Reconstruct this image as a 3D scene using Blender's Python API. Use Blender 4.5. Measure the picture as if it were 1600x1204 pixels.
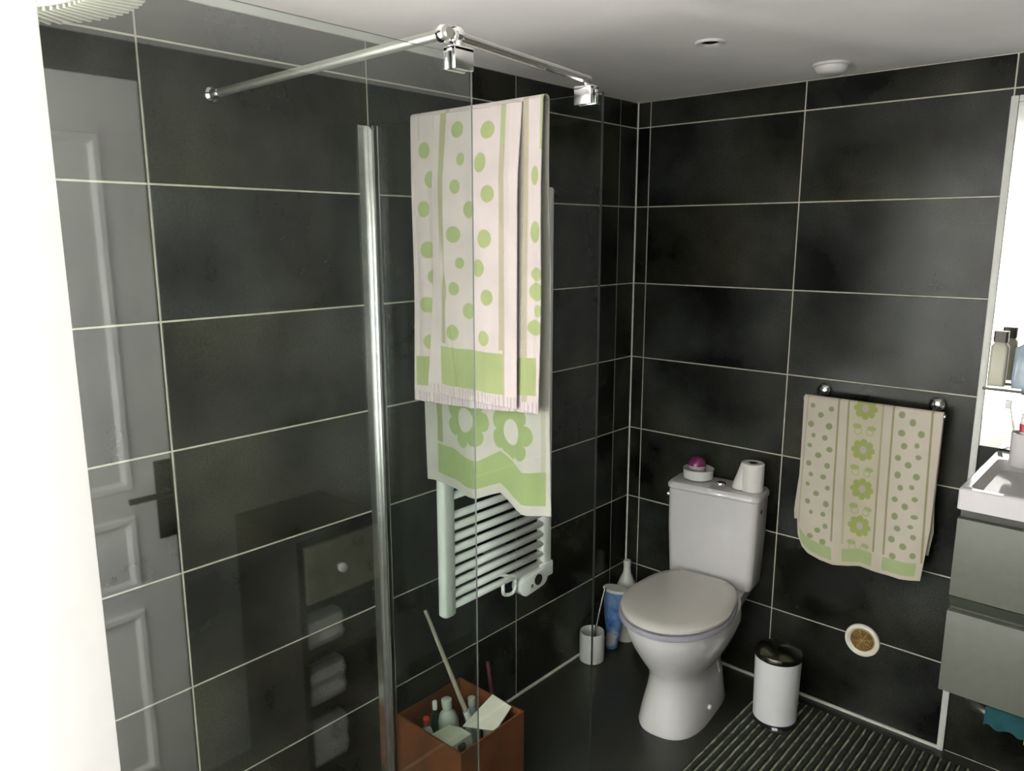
import bpy, bmesh, math, random
import numpy as np
from mathutils import Vector, Matrix
random.seed(7); np.random.seed(7)
for o in list(bpy.data.objects): bpy.data.objects.remove(o)
S = bpy.context.scene
COL = S.collection
PI = math.pi

# ------------------------------------------------------------------ camera, world, light, exposure
WINDOW_STRENGTH = 4.8
SIDE_STRENGTH = 30.0
LAMP_STRENGTH = 1.6
cam_d = bpy.data.cameras.new('camera'); cam = bpy.data.objects.new('camera', cam_d); COL.objects.link(cam)
Rv = Vector((0.7464467, 0.66544378, -0.00137913)); Uv = Vector((-0.1253881, 0.14268606, 0.98179352)); Fv = Vector((-0.65352518, 0.7326836, -0.18994627))
M = Matrix((Rv, Uv, -Fv)).transposed().to_4x4(); M.translation = Vector((1.73430579, -2.68644363, 1.69307592))
cam.matrix_world = M
cam_d.sensor_width = 36; cam_d.lens = 1206.826 / 1600 * 36; cam_d.clip_start = 0.02; cam_d.clip_end = 50
S.camera = cam
w = bpy.data.worlds.new('world'); S.world = w; w.use_nodes = True
w.node_tree.nodes['Background'].inputs[0].default_value = (0.9, 0.95, 1.0, 1); w.node_tree.nodes['Background'].inputs[1].default_value = 0.3
S.view_settings.view_transform = 'Standard'; S.view_settings.look = 'None'
S.view_settings.exposure = -0.15; S.view_settings.gamma = 1.0; S.view_settings.use_curve_mapping = False

def srgb(r, g, b):
    f = lambda c: (c/255/12.92) if c/255 <= 0.04045 else ((c/255+0.055)/1.055)**2.4
    return (f(r), f(g), f(b), 1)

# ------------------------------------------------------------------ materials
def mat(name, col, rough=0.5, metal=0.0, var=0.06, scale=18.0, bump=0.0, bscale=60.0, spec=0.5, coat=0.0, emit=None, estr=0.0, sheen=0.0):
    m = bpy.data.materials.new(name); m.use_nodes = True; nt = m.node_tree; N = nt.nodes; L = nt.links
    b = N['Principled BSDF']
    tc = N.new('ShaderNodeTexCoord'); nz = N.new('ShaderNodeTexNoise'); nz.inputs['Scale'].default_value = scale; nz.inputs['Detail'].default_value = 4
    L.new(tc.outputs['Object'], nz.inputs['Vector'])
    mr = N.new('ShaderNodeMapRange'); mr.inputs['From Min'].default_value = 0.3; mr.inputs['From Max'].default_value = 0.7
    mr.inputs['To Min'].default_value = 1-var; mr.inputs['To Max'].default_value = 1+var
    L.new(nz.outputs['Fac'], mr.inputs['Value'])
    mx = N.new('ShaderNodeVectorMath'); mx.operation = 'SCALE'; mx.inputs[0].default_value = col[:3]
    L.new(mr.outputs['Result'], mx.inputs['Scale']); L.new(mx.outputs['Vector'], b.inputs['Base Color'])
    b.inputs['Roughness'].default_value = rough; b.inputs['Metallic'].default_value = metal
    b.inputs['Specular IOR Level'].default_value = spec; b.inputs['Coat Weight'].default_value = coat; b.inputs['Coat Roughness'].default_value = 0.05
    b.inputs['Sheen Weight'].default_value = sheen
    if bump:
        n2 = N.new('ShaderNodeTexNoise'); n2.inputs['Scale'].default_value = bscale; L.new(tc.outputs['Object'], n2.inputs['Vector'])
        bp = N.new('ShaderNodeBump'); bp.inputs['Strength'].default_value = bump; bp.inputs['Distance'].default_value = 0.002
        L.new(n2.outputs['Fac'], bp.inputs['Height']); L.new(bp.outputs['Normal'], b.inputs['Normal'])
    if emit: b.inputs['Emission Color'].default_value = emit; b.inputs['Emission Strength'].default_value = estr
    return m

def tile_mat(name, dark, light, rough, spec):
    m = bpy.data.materials.new(name); m.use_nodes = True; nt = m.node_tree; N = nt.nodes; L = nt.links
    b = N['Principled BSDF']
    geo = N.new('ShaderNodeNewGeometry'); oi = N.new('ShaderNodeObjectInfo')
    off = N.new('ShaderNodeVectorMath'); off.operation = 'SCALE'; off.inputs[0].default_value = (13.0, 7.0, 5.0); L.new(oi.outputs['Random'], off.inputs['Scale'])
    add = N.new('ShaderNodeVectorMath'); add.operation = 'ADD'; L.new(geo.outputs['Position'], add.inputs[0]); L.new(off.outputs['Vector'], add.inputs[1])
    n1 = N.new('ShaderNodeTexNoise'); n1.inputs['Scale'].default_value = 3.0; n1.inputs['Detail'].default_value = 5; n1.inputs['Roughness'].default_value = 0.5
    L.new(add.outputs['Vector'], n1.inputs['Vector'])
    n2 = N.new('ShaderNodeTexNoise'); n2.inputs['Scale'].default_value = 1.4; n2.inputs['Detail'].default_value = 3; L.new(add.outputs['Vector'], n2.inputs['Vector'])
    n3 = N.new('ShaderNodeTexNoise'); n3.inputs['Scale'].default_value = 160; n3.inputs['Detail'].default_value = 2; L.new(geo.outputs['Position'], n3.inputs['Vector'])
    cr = N.new('ShaderNodeValToRGB'); cr.color_ramp.elements[0].position = 0.36; cr.color_ramp.elements[0].color = dark; cr.color_ramp.elements[1].position = 0.72; cr.color_ramp.elements[1].color = light
    L.new(n1.outputs['Fac'], cr.inputs['Fac'])
    tint = N.new('ShaderNodeMix'); tint.data_type = 'RGBA'; tint.blend_type = 'MULTIPLY'; tint.inputs['Factor'].default_value = 1.0
    cr2 = N.new('ShaderNodeValToRGB'); cr2.color_ramp.elements[0].position = 0.38; cr2.color_ramp.elements[0].color = (1.04, 1.0, 0.80, 1); cr2.color_ramp.elements[1].position = 0.6; cr2.color_ramp.elements[1].color = (0.95, 1.0, 1.06, 1)
    L.new(n2.outputs['Fac'], cr2.inputs['Fac']); L.new(cr.outputs['Color'], tint.inputs['A']); L.new(cr2.outputs['Color'], tint.inputs['B'])
    sp = N.new('ShaderNodeMapRange'); sp.inputs['From Min'].default_value = 0.3; sp.inputs['From Max'].default_value = 0.7; sp.inputs['To Min'].default_value = 0.75; sp.inputs['To Max'].default_value = 1.25
    L.new(n3.outputs['Fac'], sp.inputs['Value'])
    sc = N.new('ShaderNodeVectorMath'); sc.operation = 'SCALE'; L.new(tint.outputs['Result'], sc.inputs[0]); L.new(sp.outputs['Result'], sc.inputs['Scale'])
    L.new(sc.outputs['Vector'], b.inputs['Base Color'])
    rr = N.new('ShaderNodeMapRange'); rr.inputs['From Min'].default_value = 0.35; rr.inputs['From Max'].default_value = 0.65; rr.inputs['To Min'].default_value = rough*0.93; rr.inputs['To Max'].default_value = rough*1.1
    L.new(n1.outputs['Fac'], rr.inputs['Value']); L.new(rr.outputs['Result'], b.inputs['Roughness'])
    b.inputs['Specular IOR Level'].default_value = spec
    return m

def glass_mat(name, tint=(0.95, 0.98, 0.96), r0=0.115):
    m = bpy.data.materials.new(name); m.use_nodes = True; nt = m.node_tree; N = nt.nodes; L = nt.links
    N.remove(N['Principled BSDF']); out = N['Material Output']
    lw = N.new('ShaderNodeLayerWeight'); lw.inputs['Blend'].default_value = 0.5
    p = N.new('ShaderNodeMath'); p.operation = 'POWER'; p.inputs[1].default_value = 5; L.new(lw.outputs['Facing'], p.inputs[0])
    ma = N.new('ShaderNodeMath'); ma.operation = 'MULTIPLY_ADD'; ma.inputs[1].default_value = 1-r0; ma.inputs[2].default_value = r0; L.new(p.outputs[0], ma.inputs[0])
    tr = N.new('ShaderNodeBsdfTransparent'); tr.inputs[0].default_value = (*tint, 1)
    gl = N.new('ShaderNodeBsdfGlossy'); gl.inputs['Roughness'].default_value = 0.0; gl.inputs['Color'].default_value = (1, 1, 1, 1)
    nz = N.new('ShaderNodeTexNoise'); nz.inputs['Scale'].default_value = 2.0; tc = N.new('ShaderNodeTexCoord'); L.new(tc.outputs['Object'], nz.inputs['Vector'])
    rr = N.new('ShaderNodeMapRange'); rr.inputs['To Min'].default_value = 0.0; rr.inputs['To Max'].default_value = 0.03; L.new(nz.outputs['Fac'], rr.inputs['Value']); L.new(rr.outputs['Result'], gl.inputs['Roughness'])
    mx = N.new('ShaderNodeMixShader'); L.new(ma.outputs[0], mx.inputs[0]); L.new(tr.outputs[0], mx.inputs[1]); L.new(gl.outputs[0], mx.inputs[2])
    L.new(mx.outputs[0], out.inputs['Surface'])
    return m

def emis_mat(name, col, strength):
    m = bpy.data.materials.new(name); m.use_nodes = True; nt = m.node_tree; N = nt.nodes; L = nt.links
    b = N['Principled BSDF']; b.inputs['Base Color'].default_value = (0.8, 0.8, 0.8, 1); b.inputs['Roughness'].default_value = 0.4
    b.inputs['Emission Color'].default_value = col; b.inputs['Emission Strength'].default_value = strength
    return m

def cloth_mat(name):
    m = bpy.data.materials.new(name); m.use_nodes = True; nt = m.node_tree; N = nt.nodes; L = nt.links
    b = N['Principled BSDF']; at = N.new('ShaderNodeAttribute'); at.attribute_name = 'Col'
    tc = N.new('ShaderNodeTexCoord'); n = N.new('ShaderNodeTexNoise'); n.inputs['Scale'].default_value = 420; n.inputs['Detail'].default_value = 3
    L.new(tc.outputs['Object'], n.inputs['Vector'])
    n2 = N.new('ShaderNodeTexNoise'); n2.inputs['Scale'].default_value = 9; L.new(tc.outputs['Object'], n2.inputs['Vector'])
    mr = N.new('ShaderNodeMapRange'); mr.inputs['From Min'].default_value = .3; mr.inputs['From Max'].default_value = .7; mr.inputs['To Min'].default_value = 0.93; mr.inputs['To Max'].default_value = 1.05
    L.new(n2.outputs['Fac'], mr.inputs['Value'])
    sc = N.new('ShaderNodeVectorMath'); sc.operation = 'SCALE'; L.new(at.outputs['Color'], sc.inputs[0]); L.new(mr.outputs['Result'], sc.inputs['Scale'])
    L.new(sc.outputs['Vector'], b.inputs['Base Color']); b.inputs['Roughness'].default_value = 0.95; b.inputs['Sheen Weight'].default_value = 0.25; b.inputs['Specular IOR Level'].default_value = 0.1
    bp = N.new('ShaderNodeBump'); bp.inputs['Strength'].default_value = 0.5; bp.inputs['Distance'].default_value = 0.0015; L.new(n.outputs['Fac'], bp.inputs['Height']); L.new(bp.outputs['Normal'], b.inputs['Normal'])
    return m

TILE = tile_mat('wall_tile', (0.005, 0.0052, 0.0045, 1), (0.050, 0.051, 0.044, 1), 0.22, 0.27)
FLOORM = tile_mat('floor_tile', (0.020, 0.020, 0.016, 1), (0.04, 0.039, 0.031, 1), 0.32, 0.45)
GROUT = mat('grout', (0.52, 0.50, 0.41, 1), 0.85, var=0.15, scale=30)
CAULK = mat('white_caulk', (0.66, 0.65, 0.58, 1), 0.5, var=0.12, scale=25)
CEIL = mat('ceiling_paint', (0.95, 0.92, 0.895, 1), 0.85, var=0.03, scale=5, bump=0.15, bscale=120)
WHITEP = mat('white_paint', (0.82, 0.82, 0.80, 1), 0.45, var=0.02)
DOORP = mat('door_paint', (0.86, 0.86, 0.84, 1), 0.5, var=0.02)
CHROME = mat('chrome', (0.85, 0.85, 0.86, 1), 0.08, 1.0, var=0.03)
SATIN = mat('satin_aluminium', (0.80, 0.80, 0.79, 1), 0.22, 1.0, var=0.05)
DCHROME = mat('dark_chrome', (0.13, 0.13, 0.10, 1), 0.22, 1.0, var=0.1)
CERAM = mat('white_ceramic', (0.62, 0.60, 0.60, 1), 0.12, var=0.02, spec=0.5, coat=0.3)
LIDM = mat('white_lid_plastic', (0.56, 0.53, 0.49, 1), 0.25, var=0.02)
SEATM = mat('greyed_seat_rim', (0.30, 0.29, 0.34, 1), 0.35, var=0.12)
PLAST = mat('white_plastic', (0.74, 0.73, 0.70, 1), 0.35, var=0.03)
RENAMEL = mat('radiator_enamel', (0.90, 0.89, 0.88, 1), 0.3, var=0.02); WENAMEL = mat('white_enamel', (0.66, 0.66, 0.67, 1), 0.28, var=0.02)
BLACKP = mat('black_plastic', (0.012, 0.012, 0.012, 1), 0.4, var=0.1)
DARKH = mat('dark_opening', (0.01, 0.009, 0.008, 1), 0.8, var=0.1)
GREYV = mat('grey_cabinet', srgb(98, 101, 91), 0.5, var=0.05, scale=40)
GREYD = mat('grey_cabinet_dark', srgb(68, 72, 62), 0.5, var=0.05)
GLASS = glass_mat('clear_glass'); GLASS2 = glass_mat('clear_glass_side', r0=0.02); GEDGE = mat('glass_edge', (0.032, 0.037, 0.032, 1), 0.35, var=0.15, spec=0.5)
MIRR = mat('mirror_silver', (0.90, 0.91, 0.90, 1), 0.01, 1.0, var=0.0)
CLOTH = cloth_mat('towel_cotton')
PAPER = mat('tissue_paper', (0.80, 0.77, 0.74, 1), 0.9, var=0.04, bump=0.3, bscale=90)
CORE = mat('cardboard_core', (0.36, 0.27, 0.2, 1), 0.9)
ORANGE = mat('orange_card', (0.15, 0.042, 0.012, 1), 0.6, var=0.35, scale=9)
DKWOOD = mat('dark_wood', (0.02, 0.016, 0.012, 1), 0.35, var=0.3)

# ------------------------------------------------------------------ helpers
class MB:
    def __init__(s): s.v = []; s.f = []; s.mi = []; s.sm = []
    def add(s, vs, fs, mi=0, smooth=False):
        b = len(s.v); s.v += [tuple(v) for v in vs]
        for f in fs: s.f.append([b+i for i in f]); s.mi.append(mi); s.sm.append(smooth)
    def box(s, a, b, mi=0, bev=0.0):
        (x0, y0, z0), (x1, y1, z1) = a, b
        if bev <= 0:
            s.add([(x0,y0,z0),(x1,y0,z0),(x1,y1,z0),(x0,y1,z0),(x0,y0,z1),(x1,y0,z1),(x1,y1,z1),(x0,y1,z1)],
                  [(3,2,1,0),(4,5,6,7),(0,1,5,4),(1,2,6,5),(2,3,7,6),(3,0,4,7)], mi); return
        bm = bmesh.new(); bmesh.ops.create_cube(bm, size=1)
        bmesh.ops.scale(bm, vec=(x1-x0, y1-y0, z1-z0), verts=bm.verts); bmesh.ops.translate(bm, vec=((x0+x1)/2, (y0+y1)/2, (z0+z1)/2), verts=bm.verts)
        bmesh.ops.bevel(bm, geom=bm.edges[:], offset=bev, segments=2, affect='EDGES', profile=0.5)
        s.bm(bm, mi, True)
    def bm(s, bm, mi=0, smooth=True):
        bm.verts.index_update(); s.add([v.co[:] for v in bm.verts], [[v.index for v in f.verts] for f in bm.faces], mi, smooth); bm.free()
    def lathe(s, prof, c=(0,0,0), n=32, mi=0, axis='Z', mtx=None, smooth=True):
        vs = []; fs = []
        for (r, z) in prof:
            for k in range(n):
                a = 2*PI*k/n; vs.append(Vector((r*math.cos(a), r*math.sin(a), z)))
        for i in range(len(prof)-1):
            for k in range(n):
                j = (k+1) % n; fs.append((i*n+k, i*n+j, (i+1)*n+j, (i+1)*n+k))
        if prof[0][0] > 1e-6: fs.append(tuple(range(n-1, -1, -1)))
        if prof[-1][0] > 1e-6: fs.append(tuple((len(prof)-1)*n+k for k in range(n)))
        if mtx is None: mtx = Matrix.Identity(4)
        if axis == 'X': mtx = mtx @ Matrix.Rotation(PI/2, 4, 'Y')
        if axis == 'Y': mtx = mtx @ Matrix.Rotation(-PI/2, 4, 'X')
        s.add([(mtx @ v) + Vector(c) for v in vs], fs, mi, smooth)
    def tube(s, pts, r, n=12, mi=0, closed=False):
        pts = [Vector(p) for p in pts]; vs = []; fs = []; m = len(pts); up = Vector((0.13, 0.31, 0.94)).normalized()
        rs = r if isinstance(r, (list, tuple)) else [r]*m
        for i, p in enumerate(pts):
            a = pts[(i-1) % m] if (closed or i) else pts[0]; b = pts[(i+1) % m] if (closed or i < m-1) else pts[-1]
            d = (b-a).normalized(); x = d.cross(up)
            if x.length < 1e-4: x = d.cross(Vector((1, 0, 0)))
            x.normalize(); y = d.cross(x)
            for k in range(n):
                t = 2*PI*k/n; vs.append(p + (x*math.cos(t)+y*math.sin(t))*rs[i])
        for i in range(m if closed else m-1):
            for k in range(n):
                j = (k+1) % n; i2 = (i+1) % m; fs.append((i*n+k, i2*n+k, i2*n+j, i*n+j))
        if not closed: fs.append(tuple(range(n))); fs.append(tuple((m-1)*n+k for k in range(n-1, -1, -1)))
        s.add(vs, fs, mi, True)
    def loft(s, rings, mi=0, cap0=True, cap1=True, smooth=True):
        n = len(rings[0]); vs = [v for r in rings for v in r]; fs = []
        for i in range(len(rings)-1):
            for k in range(n):
                j = (k+1) % n; fs.append((i*n+k, i*n+j, (i+1)*n+j, (i+1)*n+k))
        if cap0: fs.append(tuple(range(n-1, -1, -1)))
        if cap1: fs.append(tuple((len(rings)-1)*n+k for k in range(n)))
        s.add(vs, fs, mi, smooth)
    def mesh(s, name, mats):
        me = bpy.data.meshes.new(name); me.from_pydata(s.v, [], s.f)
        for m in mats: me.materials.append(m)
        for p, i, sm in zip(me.polygons, s.mi, s.sm): p.material_index = i; p.use_smooth = sm
        bm = bmesh.new(); bm.from_mesh(me); bmesh.ops.recalc_face_normals(bm, faces=bm.faces); bm.to_mesh(me); bm.free()
        return me
    def build(s, name, mats, parent=None, loc=None, rot=None, auto=True):
        if not isinstance(mats, (list, tuple)): mats = [mats]
        me = s.mesh(name, mats)
        if auto: me.set_sharp_from_angle(angle=math.radians(38))
        o = bpy.data.objects.new(name, me); COL.objects.link(o)
        if parent: o.parent = parent
        if loc: o.location = loc
        if rot: o.rotation_euler = rot
        return o
def empty(name, loc=(0,0,0), rz=0.0):
    e = bpy.data.objects.new(name, None); COL.objects.link(e); e.location = loc; e.rotation_euler = (0, 0, rz); e.empty_display_size = 0.05; return e
def tag(o, label, cat, group=None):
    o['label'] = label; o['category'] = cat
    if group: o['group'] = group
    return o
def struct(o): o['kind'] = 'structure'; return o
def bx(name, a, b, m, parent=None, bev=0.0, loc=None):
    k = MB(); k.box(a, b, 0, bev); return k.build(name, m, parent, loc)

# ------------------------------------------------------------------ room shell
H = 2.2; XR = 2.0; YF = -3.3; TY = -2.104
Z0 = 0.3049; GW = 0.0045
ZR = [0.0] + [Z0+0.3*k for k in range(7)] + [H]
tile_cache = {}
def tile_mesh(wd, ht):
    key = (round(wd, 4), round(ht, 4))
    if key in tile_cache: return tile_cache[key]
    k = MB(); a, b = wd/2, ht/2; e = 0.0012; d = 0.008
    vs = [(-a,-b,-d),(a,-b,-d),(a,b,-d),(-a,b,-d),(-a,-b,-e),(a,-b,-e),(a,b,-e),(-a,b,-e),(-a+e,-b+e,0),(a-e,-b+e,0),(a-e,b-e,0),(-a+e,b-e,0)]
    fs = [(8,9,10,11),(4,5,9,8),(5,6,10,9),(6,7,11,10),(7,4,8,11),(0,1,5,4),(1,2,6,5),(2,3,7,6),(3,0,4,7)]
    k.add(vs, fs); me = k.mesh('tile', [TILE]); tile_cache[key] = me; return me
def tile_wall(parent, frame, us, zs):
    # frame: (origin, u direction, normal); tiles placed between successive boundaries
    o, u, n = [Vector(q) for q in frame]; zc = n.cross(u)
    for i in range(len(us)-1):
        for j in range(len(zs)-1):
            wd = us[i+1]-us[i]-GW; ht = zs[j+1]-zs[j]-GW
            if wd < 0.01 or ht < 0.01: continue
            c = o + u*((us[i]+us[i+1])/2) + Vector((0, 0, (zs[j]+zs[j+1])/2))
            t = bpy.data.objects.new('tile', tile_mesh(wd, ht)); COL.objects.link(t)
            m = Matrix((u, Vector((0,0,1)), n)).transposed().to_4x4(); m.translation = c
            t.parent = parent; t.matrix_world = m
# left wall (normal +x); u runs towards -y
WL = struct(bx('wall_left', (-0.16, YF-.1, -0.05), (-0.002, 0.0, H+0.05), GROUT))
tile_wall(WL, ((0,0,0), (0,-1,0), (1,0,0)), [0.0, 0.1183, 0.7197, 1.3211, 1.9225, 2.5239, 3.1253, -YF], ZR)
# back wall (normal -y); u runs towards +x
WB = struct(bx('wall_back', (-0.16, 0.002, -0.05), (XR+0.15, 0.12, H+0.05), GROUT))
tile_wall(WB, ((0,0,0), (1,0,0), (0,-1,0)), [0.0, 0.0567, 0.6581, 1.2595, 1.8609, XR], ZR)
WR = MB(); WR.box((XR, -1.722, -0.05), (XR+0.12, 0.0, H+0.05)); WR.box((XR, -2.55, 2.104), (XR+0.12, -1.722, H+0.05)); WR.box((XR, YF-.1, -.05), (XR+0.12, -2.55, H+.05))
WR = struct(WR.build('wall_right', mat('dull_grey_paint', (0.088, 0.090, 0.084, 1), 0.55, var=0.4, scale=2.5)))
WX0, WX1, WZ0, WZ1 = 0.42, 1.93, 0.42, 2.14
k = MB(); k.box((-0.16, YF-0.1, -0.05), (WX0, YF, H+0.05)); k.box((WX1, YF-0.1, -0.05), (XR+0.12, YF, H+0.05)); k.box((WX0, YF-0.1, -0.05), (WX1, YF, WZ0)); k.box((WX0, YF-0.1, WZ1), (WX1, YF, H+0.05))
struct(k.build('wall_front', WHITEP))
struct(bx('floor', (-0.16, YF-0.1, -0.06), (XR+0.12, 0.1, 0.0), FLOORM))
struct(bx('ceiling', (-0.16, YF-0.1, H), (XR+0.12, 0.1, H+0.06), CEIL))
# caulk lines
struct(bx('baseboard_left', (0.0, YF, 0.0), (0.006, -0.002, 0.008), CAULK))
struct(bx('baseboard_back', (0.006, -0.007, 0.0), (1.255, 0.0, 0.009), CAULK))
cj = MB(); cj.add([(0,0,0.008),(0.0045,0,0.008),(0,-0.0045,0.008),(0,0,H),(0.0045,0,H),(0,-0.0045,H)], [(1,2,5,4),(0,1,4,3),(2,0,3,5),(0,2,1),(3,4,5)])
struct(cj.build('trim_1', CAULK))
struct(bx('trim_2', (1.255, -0.012, 0.0), (1.275, -0.0, 2.083), mat('white_trim', (0.62, 0.62, 0.58, 1), 0.4), bev=0.003))

# large frosted window in the front wall behind the camera, the daylight of the room
k = MB(); f = 0.05; ya, yb = YF-0.08, YF-0.03; xm = (WX0+WX1)/2
k.box((WX0, ya, WZ0), (WX1, yb, WZ0+f)); k.box((WX0, ya, WZ1-f), (WX1, yb, WZ1)); k.box((WX0, ya, WZ0+f), (WX0+f, yb, WZ1-f)); k.box((WX1-f, ya, WZ0+f), (WX1, yb, WZ1-f)); k.box((xm-.03, ya, WZ0+f), (xm+.03, yb, WZ1-f))
W1 = struct(k.build('window_1', WHITEP))
PANE = emis_mat('frosted_daylight', (1.0, 0.975, 0.94, 1), WINDOW_STRENGTH)
for a, b in ((WX0+f, xm-.03), (xm+.03, WX1-f)): bx('pane', (a, YF-0.06, WZ0+f), (b, YF-0.05, WZ1-f), PANE, W1)
# added unseen glowing panel on the left shower wall, brightening the door opposite
k = MB(); SY0, SY1, SZ0, SZ1 = -3.22, -2.56, 0.55, 2.12
k.box((0.0, SY0, SZ0), (0.03, SY1, SZ0+f)); k.box((0.0, SY0, SZ1-f), (0.03, SY1, SZ1)); k.box((0.0, SY0, SZ0+f), (0.03, SY0+f, SZ1-f)); k.box((0.0, SY1-f, SZ0+f), (0.03, SY1, SZ1-f))
W2 = struct(k.build('fill_light_panel', WHITEP))
bx('pane', (0.008, SY0+f, SZ0+f), (0.016, SY1-f, SZ1-f), emis_mat('added_fill_glow', (1.0, 0.985, 0.96, 1), SIDE_STRENGTH), W2)
# white boxed-in post closing the near end of the shower, close to the camera
DX = 0.82; DYE = -2.6864+0.5817*(1.7343-DX)/1.7343
struct(bx('wall_post', (0.772, DYE-0.22, 0.0), (DX, DYE, H), DOORP, bev=0.0015))

# panelled door in the right wall (seen as a reflection in the shower glass)
D = struct(bx('door_1', (XR+0.001, -2.548, 0.005), (XR+0.041, -1.723, 2.102), DOORP, bev=0.002))
def raised(name, y0, y1, z0, z1):
    k = MB(); e = 0.03
    k.loft([[(XR+0.005, y0, z0), (XR+0.005, y1, z0), (XR+0.005, y1, z1), (XR+0.005, y0, z1)],
            [(XR-0.010, y0+.006, z0+.006), (XR-0.010, y1-.006, z0+.006), (XR-0.010, y1-.006, z1-.006), (XR-0.010, y0+.006, z1-.006)],
            [(XR-0.010, y0+.02, z0+.02), (XR-0.010, y1-.02, z0+.02), (XR-0.010, y1-.02, z1-.02), (XR-0.010, y0+.02, z1-.02)],
            [(XR+0.004, y0+.035, z0+.035), (XR+0.004, y1-.035, z0+.035), (XR+0.004, y1-.035, z1-.035), (XR+0.004, y0+.035, z1-.035)],
            [(XR-0.006, y0+.075, z0+.075), (XR-0.006, y1-.075, z0+.075), (XR-0.006, y1-.075, z1-.075), (XR-0.006, y0+.075, z1-.075)]], smooth=False)
    return k.build(name, DOORP, D)
for a, b in ((0.10, 0.625), (0.69, 0.912), (0.985, 1.96)):
    raised('panel', -2.10, -1.835, a, b); raised('panel', -2.44, -2.17, a, b)
hp = MB(); hp.box((XR-0.006, -1.774, 0.820), (XR+0.003, -1.726, 1.055), 0, 0.002)
hpo = hp.build('handle_plate', mat('dark_bronze', (0.05, 0.045, 0.04, 1), 0.35, 0.8), D)
hl = MB(); hl.tube([(XR-0.004, -1.752, 0.965), (XR-0.045, -1.752, 0.965), (XR-0.05, -1.765, 0.966), (XR-0.05, -1.868, 0.967)], 0.009, 10)
hl.build('lever', mat('dark_bronze_lever', (0.05, 0.045, 0.04, 1), 0.35, 0.8), hpo)

# ------------------------------------------------------------------ shower enclosure
def pane(name, a, b, thin, parent=None, g=None):
    k = MB(); k.box(a, b); o = k.build(name, [g or GLASS, GEDGE], parent)
    for p in o.data.polygons:
        p.material_index = 0 if abs(p.normal[thin]) > 0.9 else 1
    return o
XC = 0.765
SC = empty('shower_screen', (XC, -2.2, 0))
tag(SC, 'clear glass shower panel parallel to the left wall, its edge crossing the tall towel', 'shower screen')
def world_child(o, p):
    o.parent = p; o.matrix_parent_inverse = p.matrix_basis.inverted() if p.matrix_world == Matrix.Identity(4) else p.matrix_world.inverted(); return o
bpy.context.view_layer.update()
g1 = pane('glass_pane', (XC-0.002, -2.60, 0.0), (XC+0.002, -1.702, 1.988), 0); g1.parent = SC; g1.location = (-XC, 2.2, 0)
SA = empty('shower_side_panel', (0, -1.3157, 0))
tag(SA, 'clear glass side panel standing out from the left wall, tall towel hung over it', 'shower screen')
def put(o, par):    # keep world coordinates under an unrotated empty
    o.parent = par; o.location = -par.location; return o
YA = -1.3157
put(pane('glass_pane', (0.012, YA-0.004, 0.0), (XC-0.002, YA+0.004, 1.983), 1, g=GLASS2), SA)
pr = MB(); pr.box((0.0, YA-0.045, 0.0), (0.004, YA+0.010, 1.983), 0); pr.box((0.004, YA-0.012, 0.0), (0.022, YA-0.0045, 1.983), 0, 0.0015); pr.box((0.004, YA+0.0045, 0.0), (0.022, YA+0.010, 1.983), 0, 0.0015)
prof = put(pr.build('wall_profile', SATIN), SA); prof['label'] = 'bright aluminium wall profile'
def clamp(px, py, along, par):
    k = MB(); sx, sy = ((0.013, 0.022) if along == 'y' else (0.022, 0.013))
    # two jaws either side of the glass, a cap and a round stud to the bar
    if along == 'y':
        k.box((px-0.014, py-sy, 1.962), (px-0.0042, py+sy, 1.998), 0, 0.002); k.box((px+0.0042, py-sy, 1.962), (px+0.014, py+sy, 1.998), 0, 0.002); k.box((px-0.014, py-sy, 1.990), (px+0.014, py+sy, 1.999), 0, 0.002)
    else:
        k.box((px-sx, py-0.014, 1.962), (px+sx, py-0.0042, 1.998), 0, 0.002); k.box((px-sx, py+0.0042, 1.962), (px+sx, py+0.014, 1.998), 0, 0.002); k.box((px-sx, py-0.014, 1.990), (px+sx, py+0.014, 1.999), 0, 0.002)
    k.lathe([(0.006, 0), (0.006, 0.014)], (px, py, 1.997), 16)
    return put(k.build('clamp', SATIN), par)
ZB = 2.018
clamp(XC, -1.731, 'y', SC); clamp(0.720, YA, 'x', SA)
B1 = MB(); B1.tube([(0.006, -1.764, 2.008), (XC+.002, -1.752, ZB)], 0.009, 16)
b1 = B1.build('bar', mat('dull_steel', (0.42, 0.42, 0.37, 1), 0.38, 0.9, var=0.08))
bar1 = empty('support_bar', (0, -1.764, 2.008)); tag(bar1, 'dull round bar running from the left tiled wall to the near glass clamp', 'shower bar'); put(b1, bar1)
fl = MB(); fl.lathe([(0.017, 0), (0.017, 0.006), (0.012, 0.012), (0.012, 0.035), (0.009, 0.04)], (0.0, -1.764, 2.008), 20, axis='X'); put(fl.build('wall_flange', CHROME), bar1)
rg = MB()
rg.lathe([(0.013, 0), (0.0145, 0.003), (0.0145, 0.012), (0.013, 0.015)], (XC-0.02, -1.752, ZB), 20, axis='X'); put(rg.build('collar', CHROME), bar1)
bar2 = empty('support_bar', (XC-.002, -1.745, ZB)); tag(bar2, 'round chrome bar between the two glass clamps, running just under the ceiling', 'shower bar')
k = MB(); k.tube([(XC-.006, -1.742, ZB), (0.722, YA+0.005, ZB-0.006)], 0.0085, 16); put(k.build('bar', mat('dull_chrome_bar', (0.5, 0.49, 0.46, 1), 0.22, 1.0)), bar2)
k = MB(); k.lathe([(0.013, 0), (0.0145, 0.003), (0.0145, 0.012), (0.013, 0.015)], (XC-0.006, -1.738, ZB), 20, axis='Y'); put(k.build('collar', CHROME), bar2)

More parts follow.
